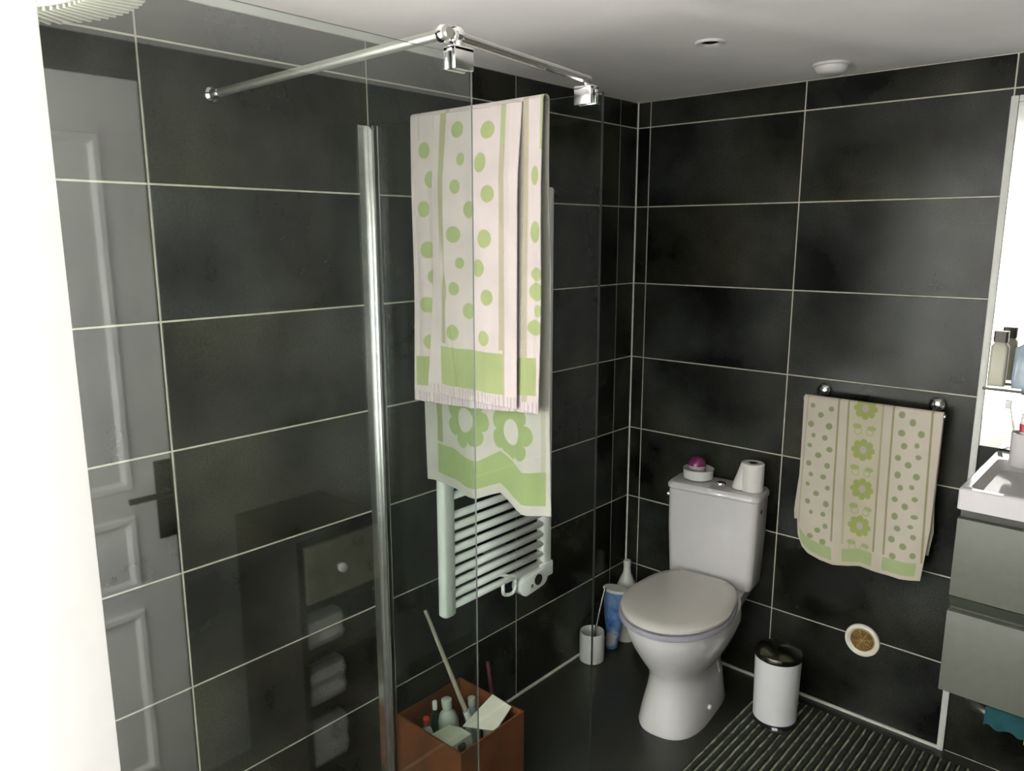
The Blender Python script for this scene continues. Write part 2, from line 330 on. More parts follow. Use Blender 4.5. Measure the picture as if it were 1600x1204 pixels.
# ------------------------------------------------------------------ ribbed round fixture at the ceiling, top left
LX, LY, LR = 0.40, -2.39, 0.30
cl = empty('ceiling_light', (LX, LY, 2.05)); tag(cl, 'round white ceiling fitting with a ribbed rim, in the top left corner', 'ceiling light')
k = MB(); k.lathe([(LR-0.095, 0.012), (LR-0.09, 0.0), (LR-0.01, 0.0), (LR, 0.008), (LR, 0.03), (LR-0.02, 0.15), (LR-0.12, 0.15)], (0, 0, 0), 72); k.build('rim', mat('rim_cream', (0.20, 0.20, 0.18, 1), 0.5), cl)
k = MB(); k.lathe([(0.0, 0.006), (LR-0.12, 0.008), (LR-0.094, 0.014), (LR-0.094, 0.02)], (0, 0, 0), 60); k.build('diffuser', emis_mat('lit_diffuser', (1, 0.97, 0.9, 1), LAMP_STRENGTH), cl)
ribm = MB(); ribm.box((LR-0.088, -0.0035, -0.006), (LR-0.012, 0.0035, 0.001), 0, 0.0015); rib_me = ribm.mesh('rib', [mat('rib_cream', (0.32, 0.31, 0.26, 1), 0.5)])
for i in range(90):
    r = bpy.data.objects.new('rib', rib_me); COL.objects.link(r); r.parent = cl; r.rotation_euler = (0, 0, 2*PI*i/90)

# ------------------------------------------------------------------ downlight, smoke alarm
dl = empty('downlight', (0.668, -0.695, H)); tag(dl, 'small recessed round downlight, switched off, in the ceiling above the toilet', 'downlight')
k = MB(); k.lathe([(0.024, 0.0), (0.024, -0.003), (0.036, -0.006), (0.040, -0.003), (0.040, 0.0)], (0,0,0), 32); k.build('trim_ring', mat('downlight_ring', (0.75, 0.74, 0.72, 1), 0.3), dl)
k = MB(); k.lathe([(0.0, -0.0015), (0.012, -0.003), (0.0235, -0.001)], (0,0,0), 24); k.build('bulb_face', mat('dim_reflector', (0.06, 0.06, 0.055, 1), 0.2, 0.7), dl)
sa = empty('smoke_alarm', (0.812, -0.205, H)); tag(sa, 'round white smoke alarm on the ceiling above the back wall', 'smoke alarm')
k = MB(); k.lathe([(0.0, -0.030), (0.030, -0.030), (0.040, -0.026), (0.048, -0.016), (0.049, 0.0)], (0,0,0), 36); k.build('cover', PLAST, sa)
k = MB(); k.lathe([(0.054, 0.0), (0.055, -0.006), (0.050, -0.009)], (0,0,0), 36); k.build('base', PLAST, sa)

# ------------------------------------------------------------------ towel radiator on the left wall
RX = 0.075
ra = empty('towel_radiator', (0.0, -0.9, 0.52)); tag(ra, 'white ladder towel radiator mounted on the left tiled wall behind the tall towel', 'radiator')
RYL, RYR, RZ0, RZ1 = -1.134, -0.655, 0.515, 1.85
for y in (RYL, RYR):
    k = MB(); n = 20; ring = [(RX+0.020*math.copysign(abs(math.cos(t))**0.7, math.cos(t)), y+0.027*math.copysign(abs(math.sin(t))**0.7, math.sin(t))) for t in [2*PI*i/n for i in range(n)]]
    rr = [[(RX+(x-RX)*s_, y+(yy-y)*s_, z) for x, yy in ring] for z, s_ in ((RZ0, .8), (RZ0+.006, 1), (RZ1-.006, 1), (RZ1, .8))]
    k.loft(rr); put(k.build('post', RENAMEL), ra)
zs = [0.541+0.0375*i for i in range(9)] + [0.905+0.0375*i for i in range(9)] + [1.27+0.0375*i for i in range(6)] + [1.60+0.0375*i for i in range(6)]
km = MB(); km.tube([(0, -0.225, 0), (0, 0.225, 0)], 0.0122, 12); bar_me = km.mesh('bar', [RENAMEL])
for z in zs:
    b = bpy.data.objects.new('bar', bar_me); COL.objects.link(b); b.parent = ra; b.location = (RX+0.004, (RYL+RYR)/2+0.9, z-0.52)
br = MB(); br.box((0.0, -0.955, 0.592), (0.05, -0.815, 0.612), 0, 0.003); put(br.build('wall_bracket', mat('bracket_grey', (0.45, 0.42, 0.42, 1), 0.4)), ra)
br = MB(); br.box((0.0, -0.91, 0.632), (0.05, -0.82, 0.650), 0, 0.003); put(br.build('wall_bracket', mat('bracket_grey2', (0.45, 0.42, 0.42, 1), 0.4)), ra)
for z in (1.75,):
    for y in (RYL+.06, RYR-.06):
        k = MB(); k.lathe([(0.012, 0), (0.012, 0.07)], (0, y, z), 12, axis='X'); put(k.build('wall_bracket', RENAMEL), ra)
th = MB(); n = 28
def capsule(cx, cy, cz, ly, rz, tilt, x0, x1, bev=0.005):
    rings = []
    for x, s_ in ((x0, 0.97), (x1-bev, 1.0), (x1, 0.88)):
        r = []
        for i in range(n):
            t = 2*PI*i/n; c, s2 = math.cos(t), math.sin(t); yy = (ly+rz*c if c > 0 else -ly+rz*c)*s_ if abs(c) > 1e-9 else 0; zz = rz*s2*s_
            r.append((x, cy+yy*math.cos(tilt)-zz*math.sin(tilt), cz+yy*math.sin(tilt)+zz*math.cos(tilt)))
        rings.append(r)
    return rings
th.loft(capsule(0, -0.735, 0.497, 0.038, 0.036, 0.12, 0.055, 0.105)); th.box((0.06, -0.70, 0.49), (0.10, -0.63, 0.545), 0, 0.006)
tho = put(th.build('thermostat', RENAMEL), ra)
k = MB(); k.lathe([(0.0, 0.0), (0.020, 0.0), (0.020, 0.003), (0.0, 0.003)], (0.1045, -0.722, 0.502), 24, axis='X'); d = k.build('display', BLACKP, tho)
k = MB(); k.lathe([(0.0, 0.0), (0.007, 0.0), (0.007, 0.003), (0.0, 0.003)], (0.1045, -0.757, 0.490), 16, axis='X'); k.build('button', CHROME, tho)
pts = [(0.085+0.004*math.sin(3*t), -0.853+0.036*math.sin(t), 0.520-0.034*math.cos(t)) for t in [2*PI*i/24 for i in range(24)]]
k = MB(); k.tube(pts, 0.0065, 10, closed=True); k.tube([(0.08, -0.80, 0.50), (0.09, -0.787, 0.497), (0.08, -0.77, 0.497)], 0.005, 8); k.tube([(0.088, -0.853, 0.554), (0.088, -0.90, 0.575), (0.07, -0.93, 0.58)], 0.006, 8)
co = put(k.build('coiled_cable', RENAMEL), ra)

# ------------------------------------------------------------------ cloth
WHITE = np.array((0.40, 0.355, 0.340)); GREEN = np.array((0.235, 0.275, 0.125)); TAUPE = np.array((0.27, 0.245, 0.165)); OLIVE = np.array((0.23, 0.235, 0.115))
def cloth(name, nu, nv, pos, colf, thick=0.0025, parent=None):
    """pos(s,t)->(X,Y,Z) arrays; colf(X,Z,s,t)->rgb array"""
    s, t = np.meshgrid(np.linspace(0, 1, nu), np.linspace(0, 1, nv)); X, Y, Z = pos(s, t)
    V = np.stack([X, Y, Z], -1).reshape(-1, 3); C = colf(X, Z, s, t).reshape(-1, 3)
    idx = np.arange(nu*nv).reshape(nv, nu); F = np.stack([idx[:-1, :-1], idx[:-1, 1:], idx[1:, 1:], idx[1:, :-1]], -1).reshape(-1, 4)
    me = bpy.data.meshes.new(name); me.vertices.add(len(V)); me.vertices.foreach_set('co', V.ravel().astype(np.float32))
    me.loops.add(F.size); me.loops.foreach_set('vertex_index', F.ravel().astype(np.int32)); me.polygons.add(len(F)); me.polygons.foreach_set('loop_start', np.arange(0, F.size, 4, dtype=np.int32))
    me.update(calc_edges=True); me.validate()
    ca = me.color_attributes.new('Col', 'FLOAT_COLOR', 'POINT'); ca.data.foreach_set('color', np.concatenate([C, np.ones((len(C), 1))], 1).ravel().astype(np.float32))
    me.polygons.foreach_set('use_smooth', np.ones(len(F), bool)); me.materials.append(CLOTH)
    o = bpy.data.objects.new(name, me); COL.objects.link(o)
    sm = o.modifiers.new('thickness', 'SOLIDIFY'); sm.thickness = thick; sm.offset = 0
    if parent: put(o, parent)
    return o
def lay(C, mask, col, a=1.0):
    m = np.clip(mask, 0, 1)[..., None]*a; return C*(1-m)+col*m
def soft(d, e=0.0015): return np.clip(0.5-d/e, 0, 1)
def dots(C, X, Z, L, col):
    for cx, cz, rx, rz in L:
        d = (np.sqrt(((X-cx)/rx)**2+((Z-cz)/rz)**2)-1)*min(rx, rz); C = lay(C, soft(d), col)
    return C
def band(v, a, b, e=0.0015): return soft(a-v, e)*soft(v-b, e)
def flower(C, X, Z, cx, cz, rx, rz, hx, hz, col, n=8):
    a = np.arctan2((Z-cz)/rz, (X-cx)/rx); r = np.sqrt(((X-cx)/rx)**2+((Z-cz)/rz)**2)
    C = lay(C, soft((r-(0.72+0.30*np.sqrt(np.abs(np.cos(n*a/2)))))*min(rx, rz)), col)
    rh = np.sqrt(((X-cx)/hx)**2+((Z-cz)/hz)**2); return lay(C, soft((rh-1)*min(hx, hz)), WHITE*1.1)
T1 = [(0.2276, 1.9039, 0.0205, 0.02), (0.2484, 1.8323, 0.0203, 0.0208), (0.2227, 1.7602, 0.0208, 0.02), (0.3536, 1.9427, 0.0197, 0.0196), (0.3683, 1.8739, 0.0126, 0.0153), (0.3533, 1.8102, 0.0157, 0.0169), (0.4546, 1.9333, 0.0218, 0.0199), (0.4369, 1.8611, 0.0187, 0.0225), (0.463, 1.7893, 0.0185, 0.0195), (0.3994, 1.7551, 0.0212, 0.0201), (0.5928, 1.825, 0.012, 0.0208), (0.5955, 1.7016, 0.0161, 0.0245), (0.2376, 1.6582, 0.027, 0.021), (0.2524, 1.5907, 0.018, 0.0183), (0.2318, 1.518, 0.0293, 0.02), (0.2441, 1.4209, 0.0293, 0.0203), (0.3469, 1.6969, 0.0222, 0.0201), (0.4531, 1.6866, 0.0207, 0.0216), (0.3662, 1.6283, 0.0138, 0.0136), (0.4323, 1.6176, 0.0211, 0.0209), (0.347, 1.565, 0.0169, 0.0166), (0.4596, 1.5489, 0.0183, 0.0191), (0.3946, 1.5124, 0.0208, 0.0197), (0.3401, 1.4558, 0.0217, 0.0203), (0.4481, 1.4501, 0.0186, 0.0188), (0.6014, 1.6076, 0.0187, 0.0161), (0.6017, 1.5681, 0.0234, 0.0217), (0.6067, 1.5248, 0.0141, 0.0146), (0.5974, 1.4857, 0.0237, 0.0184)]
T2 = [(0.7845, 1.1233, 0.0084, 0.0086), (0.847, 1.1189, 0.0088, 0.0092), (0.8142, 1.0941, 0.0097, 0.01), (0.7839, 1.0583, 0.0106, 0.0109), (0.8443, 1.0591, 0.0109, 0.0114), (0.7958, 1.021, 0.0077, 0.008), (0.8339, 1.0174, 0.0093, 0.0097), (0.786, 0.9842, 0.0088, 0.0073), (0.8524, 0.9795, 0.0103, 0.0094), (0.8177, 0.9546, 0.0105, 0.0102), (0.7883, 0.9214, 0.0096, 0.0099), (0.8497, 0.9225, 0.0096, 0.0102), (0.7993, 0.8844, 0.0078, 0.0081), (0.8404, 0.8818, 0.0097, 0.0088), (1.0667, 1.1331, 0.0097, 0.0114), (1.1004, 1.1125, 0.0095, 0.012), (1.0712, 1.0744, 0.0109, 0.0108), (1.1283, 1.0792, 0.01, 0.0113), (1.0825, 1.0337, 0.0096, 0.0108), (1.1198, 1.0412, 0.0071, 0.0087), (1.0682, 0.9925, 0.0097, 0.0095), (1.1276, 1.0047, 0.0088, 0.008), (1.1005, 0.9747, 0.0102, 0.0108), (1.0724, 0.9368, 0.0098, 0.0116), (1.1278, 0.9416, 0.0101, 0.0108), (0.7911, 0.8482, 0.0071, 0.0074), (0.8572, 0.8455, 0.0083, 0.0088), (0.8219, 0.82, 0.0098, 0.0096), (0.7955, 0.7867, 0.0093, 0.0097), (0.8563, 0.7878, 0.0097, 0.0111), (0.8097, 0.7502, 0.0064, 0.0075), (0.8492, 0.7493, 0.0084, 0.0089), (0.8594, 0.7083, 0.0083, 0.0097), (0.8351, 0.6887, 0.0099, 0.0097), (0.8123, 0.6635, 0.01, 0.0091), (0.8548, 0.65, 0.0105, 0.0113), (1.0843, 0.8969, 0.0085, 0.0096), (1.1183, 0.9052, 0.0078, 0.0081), (1.0716, 0.8555, 0.0092, 0.009), (1.1305, 0.8681, 0.0089, 0.0082), (1.1043, 0.8385, 0.0103, 0.011), (1.0762, 0.7992, 0.0099, 0.0118), (1.1342, 0.8101, 0.0107, 0.0075), (1.0875, 0.7601, 0.0104, 0.0098), (1.1259, 0.7754, 0.0084, 0.0069), (1.0736, 0.7195, 0.0105, 0.0113), (1.1366, 0.7422, 0.0084, 0.009), (1.1099, 0.7044, 0.011, 0.0112), (1.081, 0.6631, 0.0105, 0.0113), (1.1406, 0.6802, 0.009, 0.0104)]
def rnd(X, Z, k): return np.sin(X*k*1.7+Z*k)*np.sin(Z*k*2.3-X*k*0.9)

bt = empty('bath_towel', (0.39, YA, 1.985)); tag(bt, 'tall white towel with green dots and bands hung over the glass side panel', 'towel')
# one cloth: front hem -> over the glass edge -> back hem (longer)
def back_bottom(X): return np.interp(X, [0.17, 0.23, 0.285, 0.367, 0.40, 0.45, 0.47, 0.50, 0.53, 0.61], [1.028, 1.024, 1.022, 1.012, 1.026, 1.046, 1.036, 1.018, 1.010, 1.02])
def front_bottom(X): return np.interp(X, [0.17, 0.20, 0.39, 0.60, 0.62], [1.258, 1.258, 1.266, 1.284, 1.284])
ZT = 1.985
def pos_main(s, t):
    x0 = 0.178; x1 = 0.613; X = x0+(x1-x0)*s
    fb = front_bottom(X); bb = back_bottom(X); r = 0.0105
    Lf = ZT-fb; Lc = PI*r; Lb = ZT-bb; d = t*(Lf+Lc+Lb)
    Z = np.where(d < Lf, fb+d, np.where(d < Lf+Lc, ZT+r*np.sin((d-Lf)/r), ZT-(d-Lf-Lc)))
    Y = np.where(d < Lf, YA-r, np.where(d < Lf+Lc, YA-r*np.cos((d-Lf)/r), YA+r))
    hang = np.clip((ZT-Z)/0.35, 0, 1)
    wf = 0.005*np.sin(X*38+0.8+1.2*Z)+0.003*np.sin(X*71+2.0)+0.002
    wb = 0.010*np.sin((X-0.2)*31+0.5)+0.004*np.sin(X*64+1)
    Y = np.where(d < Lf+Lc*0.5, Y-np.abs(wf)*hang*1.0, Y+(0.003+(0.008+wb*0.8)*np.clip((ZT-Z)/0.8, 0, 1)**2)*hang)
    X = X+0.004*np.sin(Z*9)*hang
    return X, Y, Z
def col_main(X, Z, s, t):
    C = np.broadcast_to(WHITE, X.shape+(3,)).copy(); fb = front_bottom(X); bb = back_bottom(X); Lf = ZT-fb
    front = (t*(Lf+PI*0.0105+ZT-bb) < Lf+0.018)
    F = C.copy()
    F = lay(F, band(X, 0.305, 0.320), TAUPE, .8); F = lay(F, band(X, 0.556, 0.573, 0.003), TAUPE, .85); F = lay(F, band(X, 0.206, 0.212)*band(Z, 1.93, 2.0), TAUPE, .5)  # taupe line near the right edge: fold shadow painted into the cloth colour
    F = lay(F, band(X, 0.606, 0.63)*band(Z, 1.88, 2.05), GREEN, .8)
    F = dots(F, X, Z, T1, GREEN)
    F = lay(F, band(Z, 1.30+(X-.18)*0.06, 1.378+(X-.18)*0.09)*band(X, 0.182, 0.602), GREEN)
    hem = band(Z, 0, fb+0.026+0.0); stripes = 0.5+0.5*np.sin(X*620+3*np.sin(X*90)); F = lay(F, hem, WHITE); F = lay(F, hem*(stripes > 0.72), WHITE*np.array((0.72, 0.68, 0.78)))
    B = C.copy(); h = Z-bb
    B = lay(B, band(X, 0.212, 0.236)*soft(1.137-Z), OLIVE)
    top = np.interp(X, [0.2, .28, .33, .38, .5, .54, .6], [0.115, 0.118, 0.112, 0.108, 0.125, 0.115, 0.118])
    B = flower(B, X, Z, 0.335, 1.222, 0.072, 0.078, 0.028, 0.033, GREEN, 7); B = flower(B, X, Z, 0.492, 1.214, 0.072, 0.078, 0.029, 0.033, GREEN*0.97, 7)
    B = lay(B, soft(h-top), WHITE)
    B = lay(B, band(h, 0.026, top-0.006)*band(X, 0.212, 0.598), GREEN)
    B = lay(B, band(X, .585, .597)*band(Z, 1.1, 1.3), TAUPE, .5)
    return np.where(front[..., None], F, B)
cloth('drape', 200, 760, pos_main, col_main, 0.0025, bt)
def pos_over(s, t):
    Z = 1.985-(1.985-(1.297+0.0*s))*t
    bot = np.interp(s, [0, 0.06, 0.2, 0.5, 1], [1.306, 1.296, 1.291, 1.288, 1.289]); Z = 1.985-(1.985-bot)*t
    xl = np.interp(Z, [1.29, 1.31, 1.40, 1.58, 1.75, 1.97], [0.247, 0.241, 0.249, 0.262, 0.263, 0.268]); xr = np.interp(Z, [1.29, 1.97], [0.549, 0.556])
    X = xl+(xr-xl)*s
    Y = YA-0.0138-0.0105*np.clip((1.985-Z)/0.16, 0, 1)-0.005*np.sin(s*PI)**0.5*np.clip((1.97-Z)/0.15, 0, 1)-0.0042*np.sin(X*52+Z*2)*np.clip((1.97-Z)/0.2, 0, 1)
    fold = np.exp(-((X-(0.302+0.055*np.clip((1.62-Z)/0.3, 0, 1)))/0.006)**2)*np.clip((1.72-Z)/0.1, 0, 1)
    Y = Y+0.006*fold
    gut = np.exp(-((X-0.530)/0.016)**2); Y = Y-0.006*gut
    return X, Y, Z
def col_over(X, Z, s, t):
    C = np.broadcast_to(WHITE, X.shape+(3,)).copy()
    C = lay(C, band(X, 0.292, 0.313), OLIVE, .85); C = lay(C, band(X, 0.494, 0.511), np.where((Z > 1.9)[..., None], GREEN, TAUPE), .9)
    C = dots(C, X, Z, [d for d in T1 if 0.26 < d[0] < 0.49], GREEN)
    C = lay(C, band(X, 0.511, 0.60), WHITE*1.04); C = lay(C, soft(X-0.29-0.012*np.clip((Z-1.3)/.3, 0, 1))*soft(Z-1.66, .1), WHITE)
    C = lay(C, soft(Z-1.425)*band(X, .29, .505), WHITE); C = lay(C, band(Z, 1.318, 1.417)*band(X, 0.290, 0.505), GREEN)
    hem = soft(Z-1.316); stripes = 0.5+0.5*np.sin(X*620+3*np.sin(X*80)); C = lay(C, hem, WHITE); C = lay(C, hem*(stripes > 0.72), WHITE*np.array((0.75, 0.71, 0.8)))
    return C
cloth('folded_layer', 150, 300, pos_over, col_over, 0.0025, bt)

# rail and hand towel on the back wall
rl = empty('towel_rail', (0.97, 0, 1.165)); tag(rl, 'chrome wall rail with two domed mounts holding the hand towel on the back wall', 'towel rail')
for x in (0.795, 1.150):
    k = MB(); k.lathe([(0.026, 0.0), (0.026, 0.006), (0.024, 0.014), (0.019, 0.021), (0.012, 0.026), (0.0, 0.0275)], (x, 0.0, 1.168), 28, axis='Y', mtx=Matrix.Rotation(PI, 4, 'Z'))
    k.tube([(x, -0.02, 1.166), (x, -0.045, 1.160), (x, -0.06, 1.148)], 0.006, 10); put(k.build('mount', CHROME), rl)
k = MB(); k.tube([(0.748, -0.062, 1.143), (1.188, -0.062, 1.143)], 0.008, 14); put(k.build('bar', CHROME), rl)
ht = empty('hand_towel', (0.96, -0.062, 1.145)); tag(ht, 'white hand towel with small green dots and flower stripe on the back wall rail', 'towel')
def t2bot(s): return np.interp(s, [0, 0.03, 0.08, 0.18, 0.29, 0.42, 0.52, 0.60, 0.70, 0.85, 1.0], [0.655, 0.618, 0.598, 0.582, 0.577, 0.585, 0.595, 0.595, 0.593, 0.592, 0.600])
def pos_t2(s, t):
    bot = t2bot(s); r = 0.0105; zt = 1.145; Lf = zt-bot; Lc = PI*r; bb = 0.70+0.02*np.sin(s*5); Lb = zt-bb; d = t*(Lf+Lc+Lb)
    Z = np.where(d < Lf, bot+d, np.where(d < Lf+Lc, zt+r*np.sin((d-Lf)/r), zt-(d-Lf-Lc)))
    fr_ = d < Lf+Lc*0.5
    xl = np.where(fr_, np.interp(Z, [0.58, 0.65, 0.70, 0.76, 0.95, 1.15], [0.782, 0.768, 0.762, 0.757, 0.756, 0.752]), np.interp(Z, [0.69, 0.73, 0.78, 0.92, 1.15], [0.742, 0.738, 0.741, 0.752, 0.752]))
    xr = np.where(fr_, np.interp(Z, [0.60, 0.78, 1.15], [1.168, 1.181, 1.184]), np.interp(Z, [0.69, 0.76, 0.85, 1.15], [1.178, 1.186, 1.18, 1.182]))
    X = xl+(xr-xl)*s
    Y = np.where(d < Lf, -0.062-r, np.where(d < Lf+Lc, -0.062-r*np.cos((d-Lf)/r), -0.062+r))
    hang = np.clip((zt-Z)/0.3, 0, 1); Y = np.where(fr_, Y-hang*(0.008+0.006*np.sin(X*24+0.6)+0.003*np.sin(X*57)), Y+hang*0.004*np.sin(X*22))
    return X, Y, Z
def col_t2(X, Z, s, t):
    C = np.broadcast_to(WHITE*np.array((1.38, 1.42, 1.22)), X.shape+(3,)).copy(); DOT = np.array((0.27, 0.30, 0.16)); LN = np.array((0.25, 0.23, 0.10))
    for xt, xb in ((0.870, 0.883), (0.902, 0.919), (1.009, 1.021), (1.041, 1.053), (1.154, 1.166)):
        c = xt+(xb-xt)*(1.138-Z)/0.47; C = lay(C, band(X, c-0.003, c+0.003, .002)*soft(0.66-Z), LN, .85)
    C = lay(C, band(X, 0.765, 0.769)*soft(.70-Z), LN, .5)
    C = lay(C, band(X, .91, 1.013, .01), WHITE*np.array((1.25, 1.35, .98)), .6)
    C = dots(C, X, Z, T2, DOT)
    for i, (cx, cz) in enumerate(((0.956, 1.137), (0.959, 0.997), (0.9667, 0.8637), (0.9688, 0.7347))):
        C = flower(C, X, Z, cx, cz, 0.037, 0.037, 0.011, 0.013, np.array((0.34, 0.38, 0.13)), 8)
        zz = cz-0.068
        C = dots(C, X, Z, [(cx-0.022, zz+0.006, .014, .009), (cx+0.024, zz+0.004, .014, .008)], np.array((0.36, 0.40, 0.19)))
        for sx in (-1, 1):
            rr = np.sqrt((X-cx-sx*0.018)**2+(Z-zz+0.010)**2); C = lay(C, band(rr, 0.009, 0.013)*soft(-sx*(X-cx)+0.006 if sx > 0 else sx*0+(X-cx)+0.006), np.array((0.38, 0.41, 0.20)), .8)
    h = Z-t2bot(s); bands = band(h, 0.014, 0.060)*(band(s, 0.02, 0.285)+band(s, 0.37, 0.62)+band(s, 0.70, 0.955)); C = lay(C, bands, np.array((0.37, 0.44, 0.22)))
    return C
cloth('drape', 210, 520, pos_t2, col_t2, 0.0025, ht)

# ------------------------------------------------------------------ toilet
A6 = math.radians(6.5); to = empty('toilet', (0.458, -0.049, 0), A6)
tag(to, 'white close-coupled toilet with its lid closed, standing in the corner of the room', 'toilet')
# local frame: x = right, forward = -y
def egg(db, df, hw, z, n=48, back=2.6, front=2.0, bw=1.0):
    """outline from db (back) to df (front) distance, half width hw; widest at 55%"""
    out = []; dm = db+(df-db)*0.50
    for i in range(n):
        t = 2*PI*i/n; c, s = math.cos(t), math.sin(t)
        e = front if s > 0 else back
        x = math.copysign(abs(c)**(2/e), c)*hw; d = math.copysign(abs(s)**(2/e), s)
        y = dm+d*((df-dm) if d > 0 else (dm-db))
        if d < 0: x *= 1-(1-bw)*abs(d)**1.5
        out.append((x, -y, z))
    return out
k = MB()
k.loft([egg(0.13, 0.530, 0.118, 0.0, back=5, front=2.6), egg(0.13, 0.532, 0.120, 0.012, back=5, front=2.6), egg(0.135, 0.518, 0.112, 0.06, back=5, front=2.5), egg(0.14, 0.500, 0.102, 0.13, back=5, front=2.3),
        egg(0.14, 0.498, 0.098, 0.180, back=4, front=2.2), egg(0.135, 0.515, 0.112, 0.215, back=4), egg(0.12, 0.548, 0.142, 0.26, back=3.5), egg(0.11, 0.580, 0.164, 0.31, back=3.2), egg(0.10, 0.604, 0.180, 0.36, back=3), egg(0.10, 0.612, 0.184, 0.395, back=3, bw=.9), egg(0.10, 0.610, 0.182, 0.407, back=3, bw=.9), egg(0.11, 0.600, 0.172, 0.410, back=3, bw=.9)])
# rear shelf carrying the cistern, sloping underneath to the foot
k.loft([[(-0.07, -0.13, 0.20), (0.07, -0.13, 0.20), (0.07, -0.25, 0.20), (-0.07, -0.25, 0.20)], [(-0.12, -0.04, 0.335), (0.12, -0.04, 0.335), (0.14, -0.25, 0.30), (-0.14, -0.25, 0.30)],
        [(-0.130, 0.0, 0.36), (0.130, 0.0, 0.36), (0.15, -0.26, 0.36), (-0.15, -0.26, 0.36)], [(-0.135, 0.0, 0.405), (0.135, 0.0, 0.405), (0.15, -0.26, 0.405), (-0.15, -0.26, 0.405)]])
body = k.build('bowl', CERAM, to); 
k = MB(); k.lathe([(0.0, 0.012), (0.008, 0.009), (0.010, 0.0)], (0.112, -0.345, 0.055), 14, axis='X'); k.build('bolt_cap', PLAST, body)
k = MB()
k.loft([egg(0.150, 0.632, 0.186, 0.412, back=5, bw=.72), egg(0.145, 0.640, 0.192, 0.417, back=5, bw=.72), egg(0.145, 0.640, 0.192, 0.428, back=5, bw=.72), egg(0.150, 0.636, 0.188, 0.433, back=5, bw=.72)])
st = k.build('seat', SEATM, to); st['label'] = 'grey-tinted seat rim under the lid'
k = MB()
k.loft([egg(0.152, 0.622, 0.180, 0.434, back=5, bw=.72), egg(0.150, 0.628, 0.186, 0.438, back=5, bw=.72), egg(0.150, 0.628, 0.186, 0.447, back=5, bw=.72), egg(0.156, 0.620, 0.178, 0.454, back=5, bw=.72), egg(0.18, 0.59, 0.15, 0.457, back=5, bw=.72)])
k.build('lid', LIDM, to)
for sx in (-1, 1):
    k = MB(); k.tube([(sx*0.075-0.018, -0.142, 0.425), (sx*0.075+0.018, -0.142, 0.425)], 0.010, 12); k.build('hinge', LIDM, to)
def rrect(x0, x1, y0, y1, z, r, n=5):
    o = []
    for cx, cy, a0 in ((x1-r, y1-r, 0), (x0+r, y1-r, 90), (x0+r, y0+r, 180), (x1-r, y0+r, 270)):
        for i in range(n+1): a = math.radians(a0+90*i/n); o.append((cx+r*math.cos(a), cy+r*math.sin(a), z))
    return o
k = MB(); k.loft([rrect(-0.158, 0.158, -0.112, 0.018, 0.408, 0.02), rrect(-0.162, 0.162, -0.116, 0.02, 0.42, 0.025), rrect(-0.170, 0.170, -0.122, 0.022, 0.60, 0.025), rrect(-0.172, 0.172, -0.124, 0.023, 0.752, 0.025)])
tk = k.build('cistern', CERAM, to)
k = MB(); k.lathe([(0.0, 0.002), (0.008, 0.002), (0.008, 0.0)], (0.1712, -0.07, 0.710), 16, axis='X'); k.build('side_hole', DARKH, tk)
k = MB(); k.loft([rrect(-0.172, 0.172, -0.124, 0.023, 0.752, 0.025), rrect(-0.177, 0.177, -0.129, 0.024, 0.757, 0.028), rrect(-0.177, 0.177, -0.129, 0.024, 0.770, 0.028), rrect(-0.170, 0.170, -0.122, 0.022, 0.779, 0.028), rrect(-0.155, 0.155, -0.108, 0.012, 0.7805, 0.026)])
cld = k.build('cistern_lid', CERAM, to)
k = MB(); k.lathe([(0.0, 0.006), (0.013, 0.006), (0.014, 0.004), (0.0145, 0.003), (0.018, 0.004), (0.019, 0.0)], (0.008, -0.045, 0.780), 24); k.build('flush_button', CHROME, cld)
k = MB(); k.tube([(-0.172, -0.04, 0.695), (-0.20, -0.035, 0.698)], 0.006, 10); k.lathe([(0.0, 0), (0.011, 0.002), (0.012, 0.008), (0.009, 0.014), (0.0, 0.015)], (-0.210, -0.035, 0.698), 14, axis='X'); k.tube([(-0.205, -0.035, 0.695), (-0.205, 0.02, 0.69)], 0.005, 8)
k.build('water_valve', CHROME, to)

# things on the cistern
dish = empty('round_dish', (0.378, -0.096, 0.7815)); tag(dish, 'short round white dish at the left end of the cistern top, holding a purple ball', 'dish')
k = MB(); k.lathe([(0.0, 0.002), (0.038, 0.002), (0.046, 0.006), (0.047, 0.035), (0.0485, 0.040), (0.045, 0.040), (0.044, 0.010), (0.0, 0.008)], (0,0,0), 36); k.build('bowl', mat('dish_white', (0.70, 0.70, 0.68, 1), 0.3), dish)
k = MB(); k.lathe([(0.020, 0.0), (0.022, 0.002), (0.022, 0.006), (0.018, 0.006)], (0.02, 0.01, 0.0095), 20); k.build('inner_ring', mat('dark_inside', (0.10, 0.08, 0.08, 1), 0.6), dish)
dish.scale = (1.2, 1.2, 1.05)
bl = empty('fragrance_ball', (0.368, -0.090, 0.7925)); bl.scale = (1.25, 1.25, 1.1); tag(bl, 'small domed purple air freshener with a clear base in the round dish', 'air freshener')
k = MB(); k.lathe([(0.0, 0.0), (0.018, 0.0), (0.024, 0.012), (0.026, 0.030), (0.027, 0.036)], (0,0,0), 28); k.build('base', mat('milky_plastic', (0.62, 0.55, 0.52, 1), 0.15), bl)
k = MB(); k.lathe([(0.027, 0.036), (0.0265, 0.045), (0.022, 0.056), (0.013, 0.064), (0.0, 0.067)], (0,0,0), 28); k.build('dome', mat('purple_plastic', (0.22, 0.035, 0.13, 1), 0.2), bl)
tr = empty('toilet_roll', (0.592, -0.090, 0.7815)); tag(tr, 'white toilet roll standing upright on the cistern top, its loose sheet hanging', 'toilet roll')
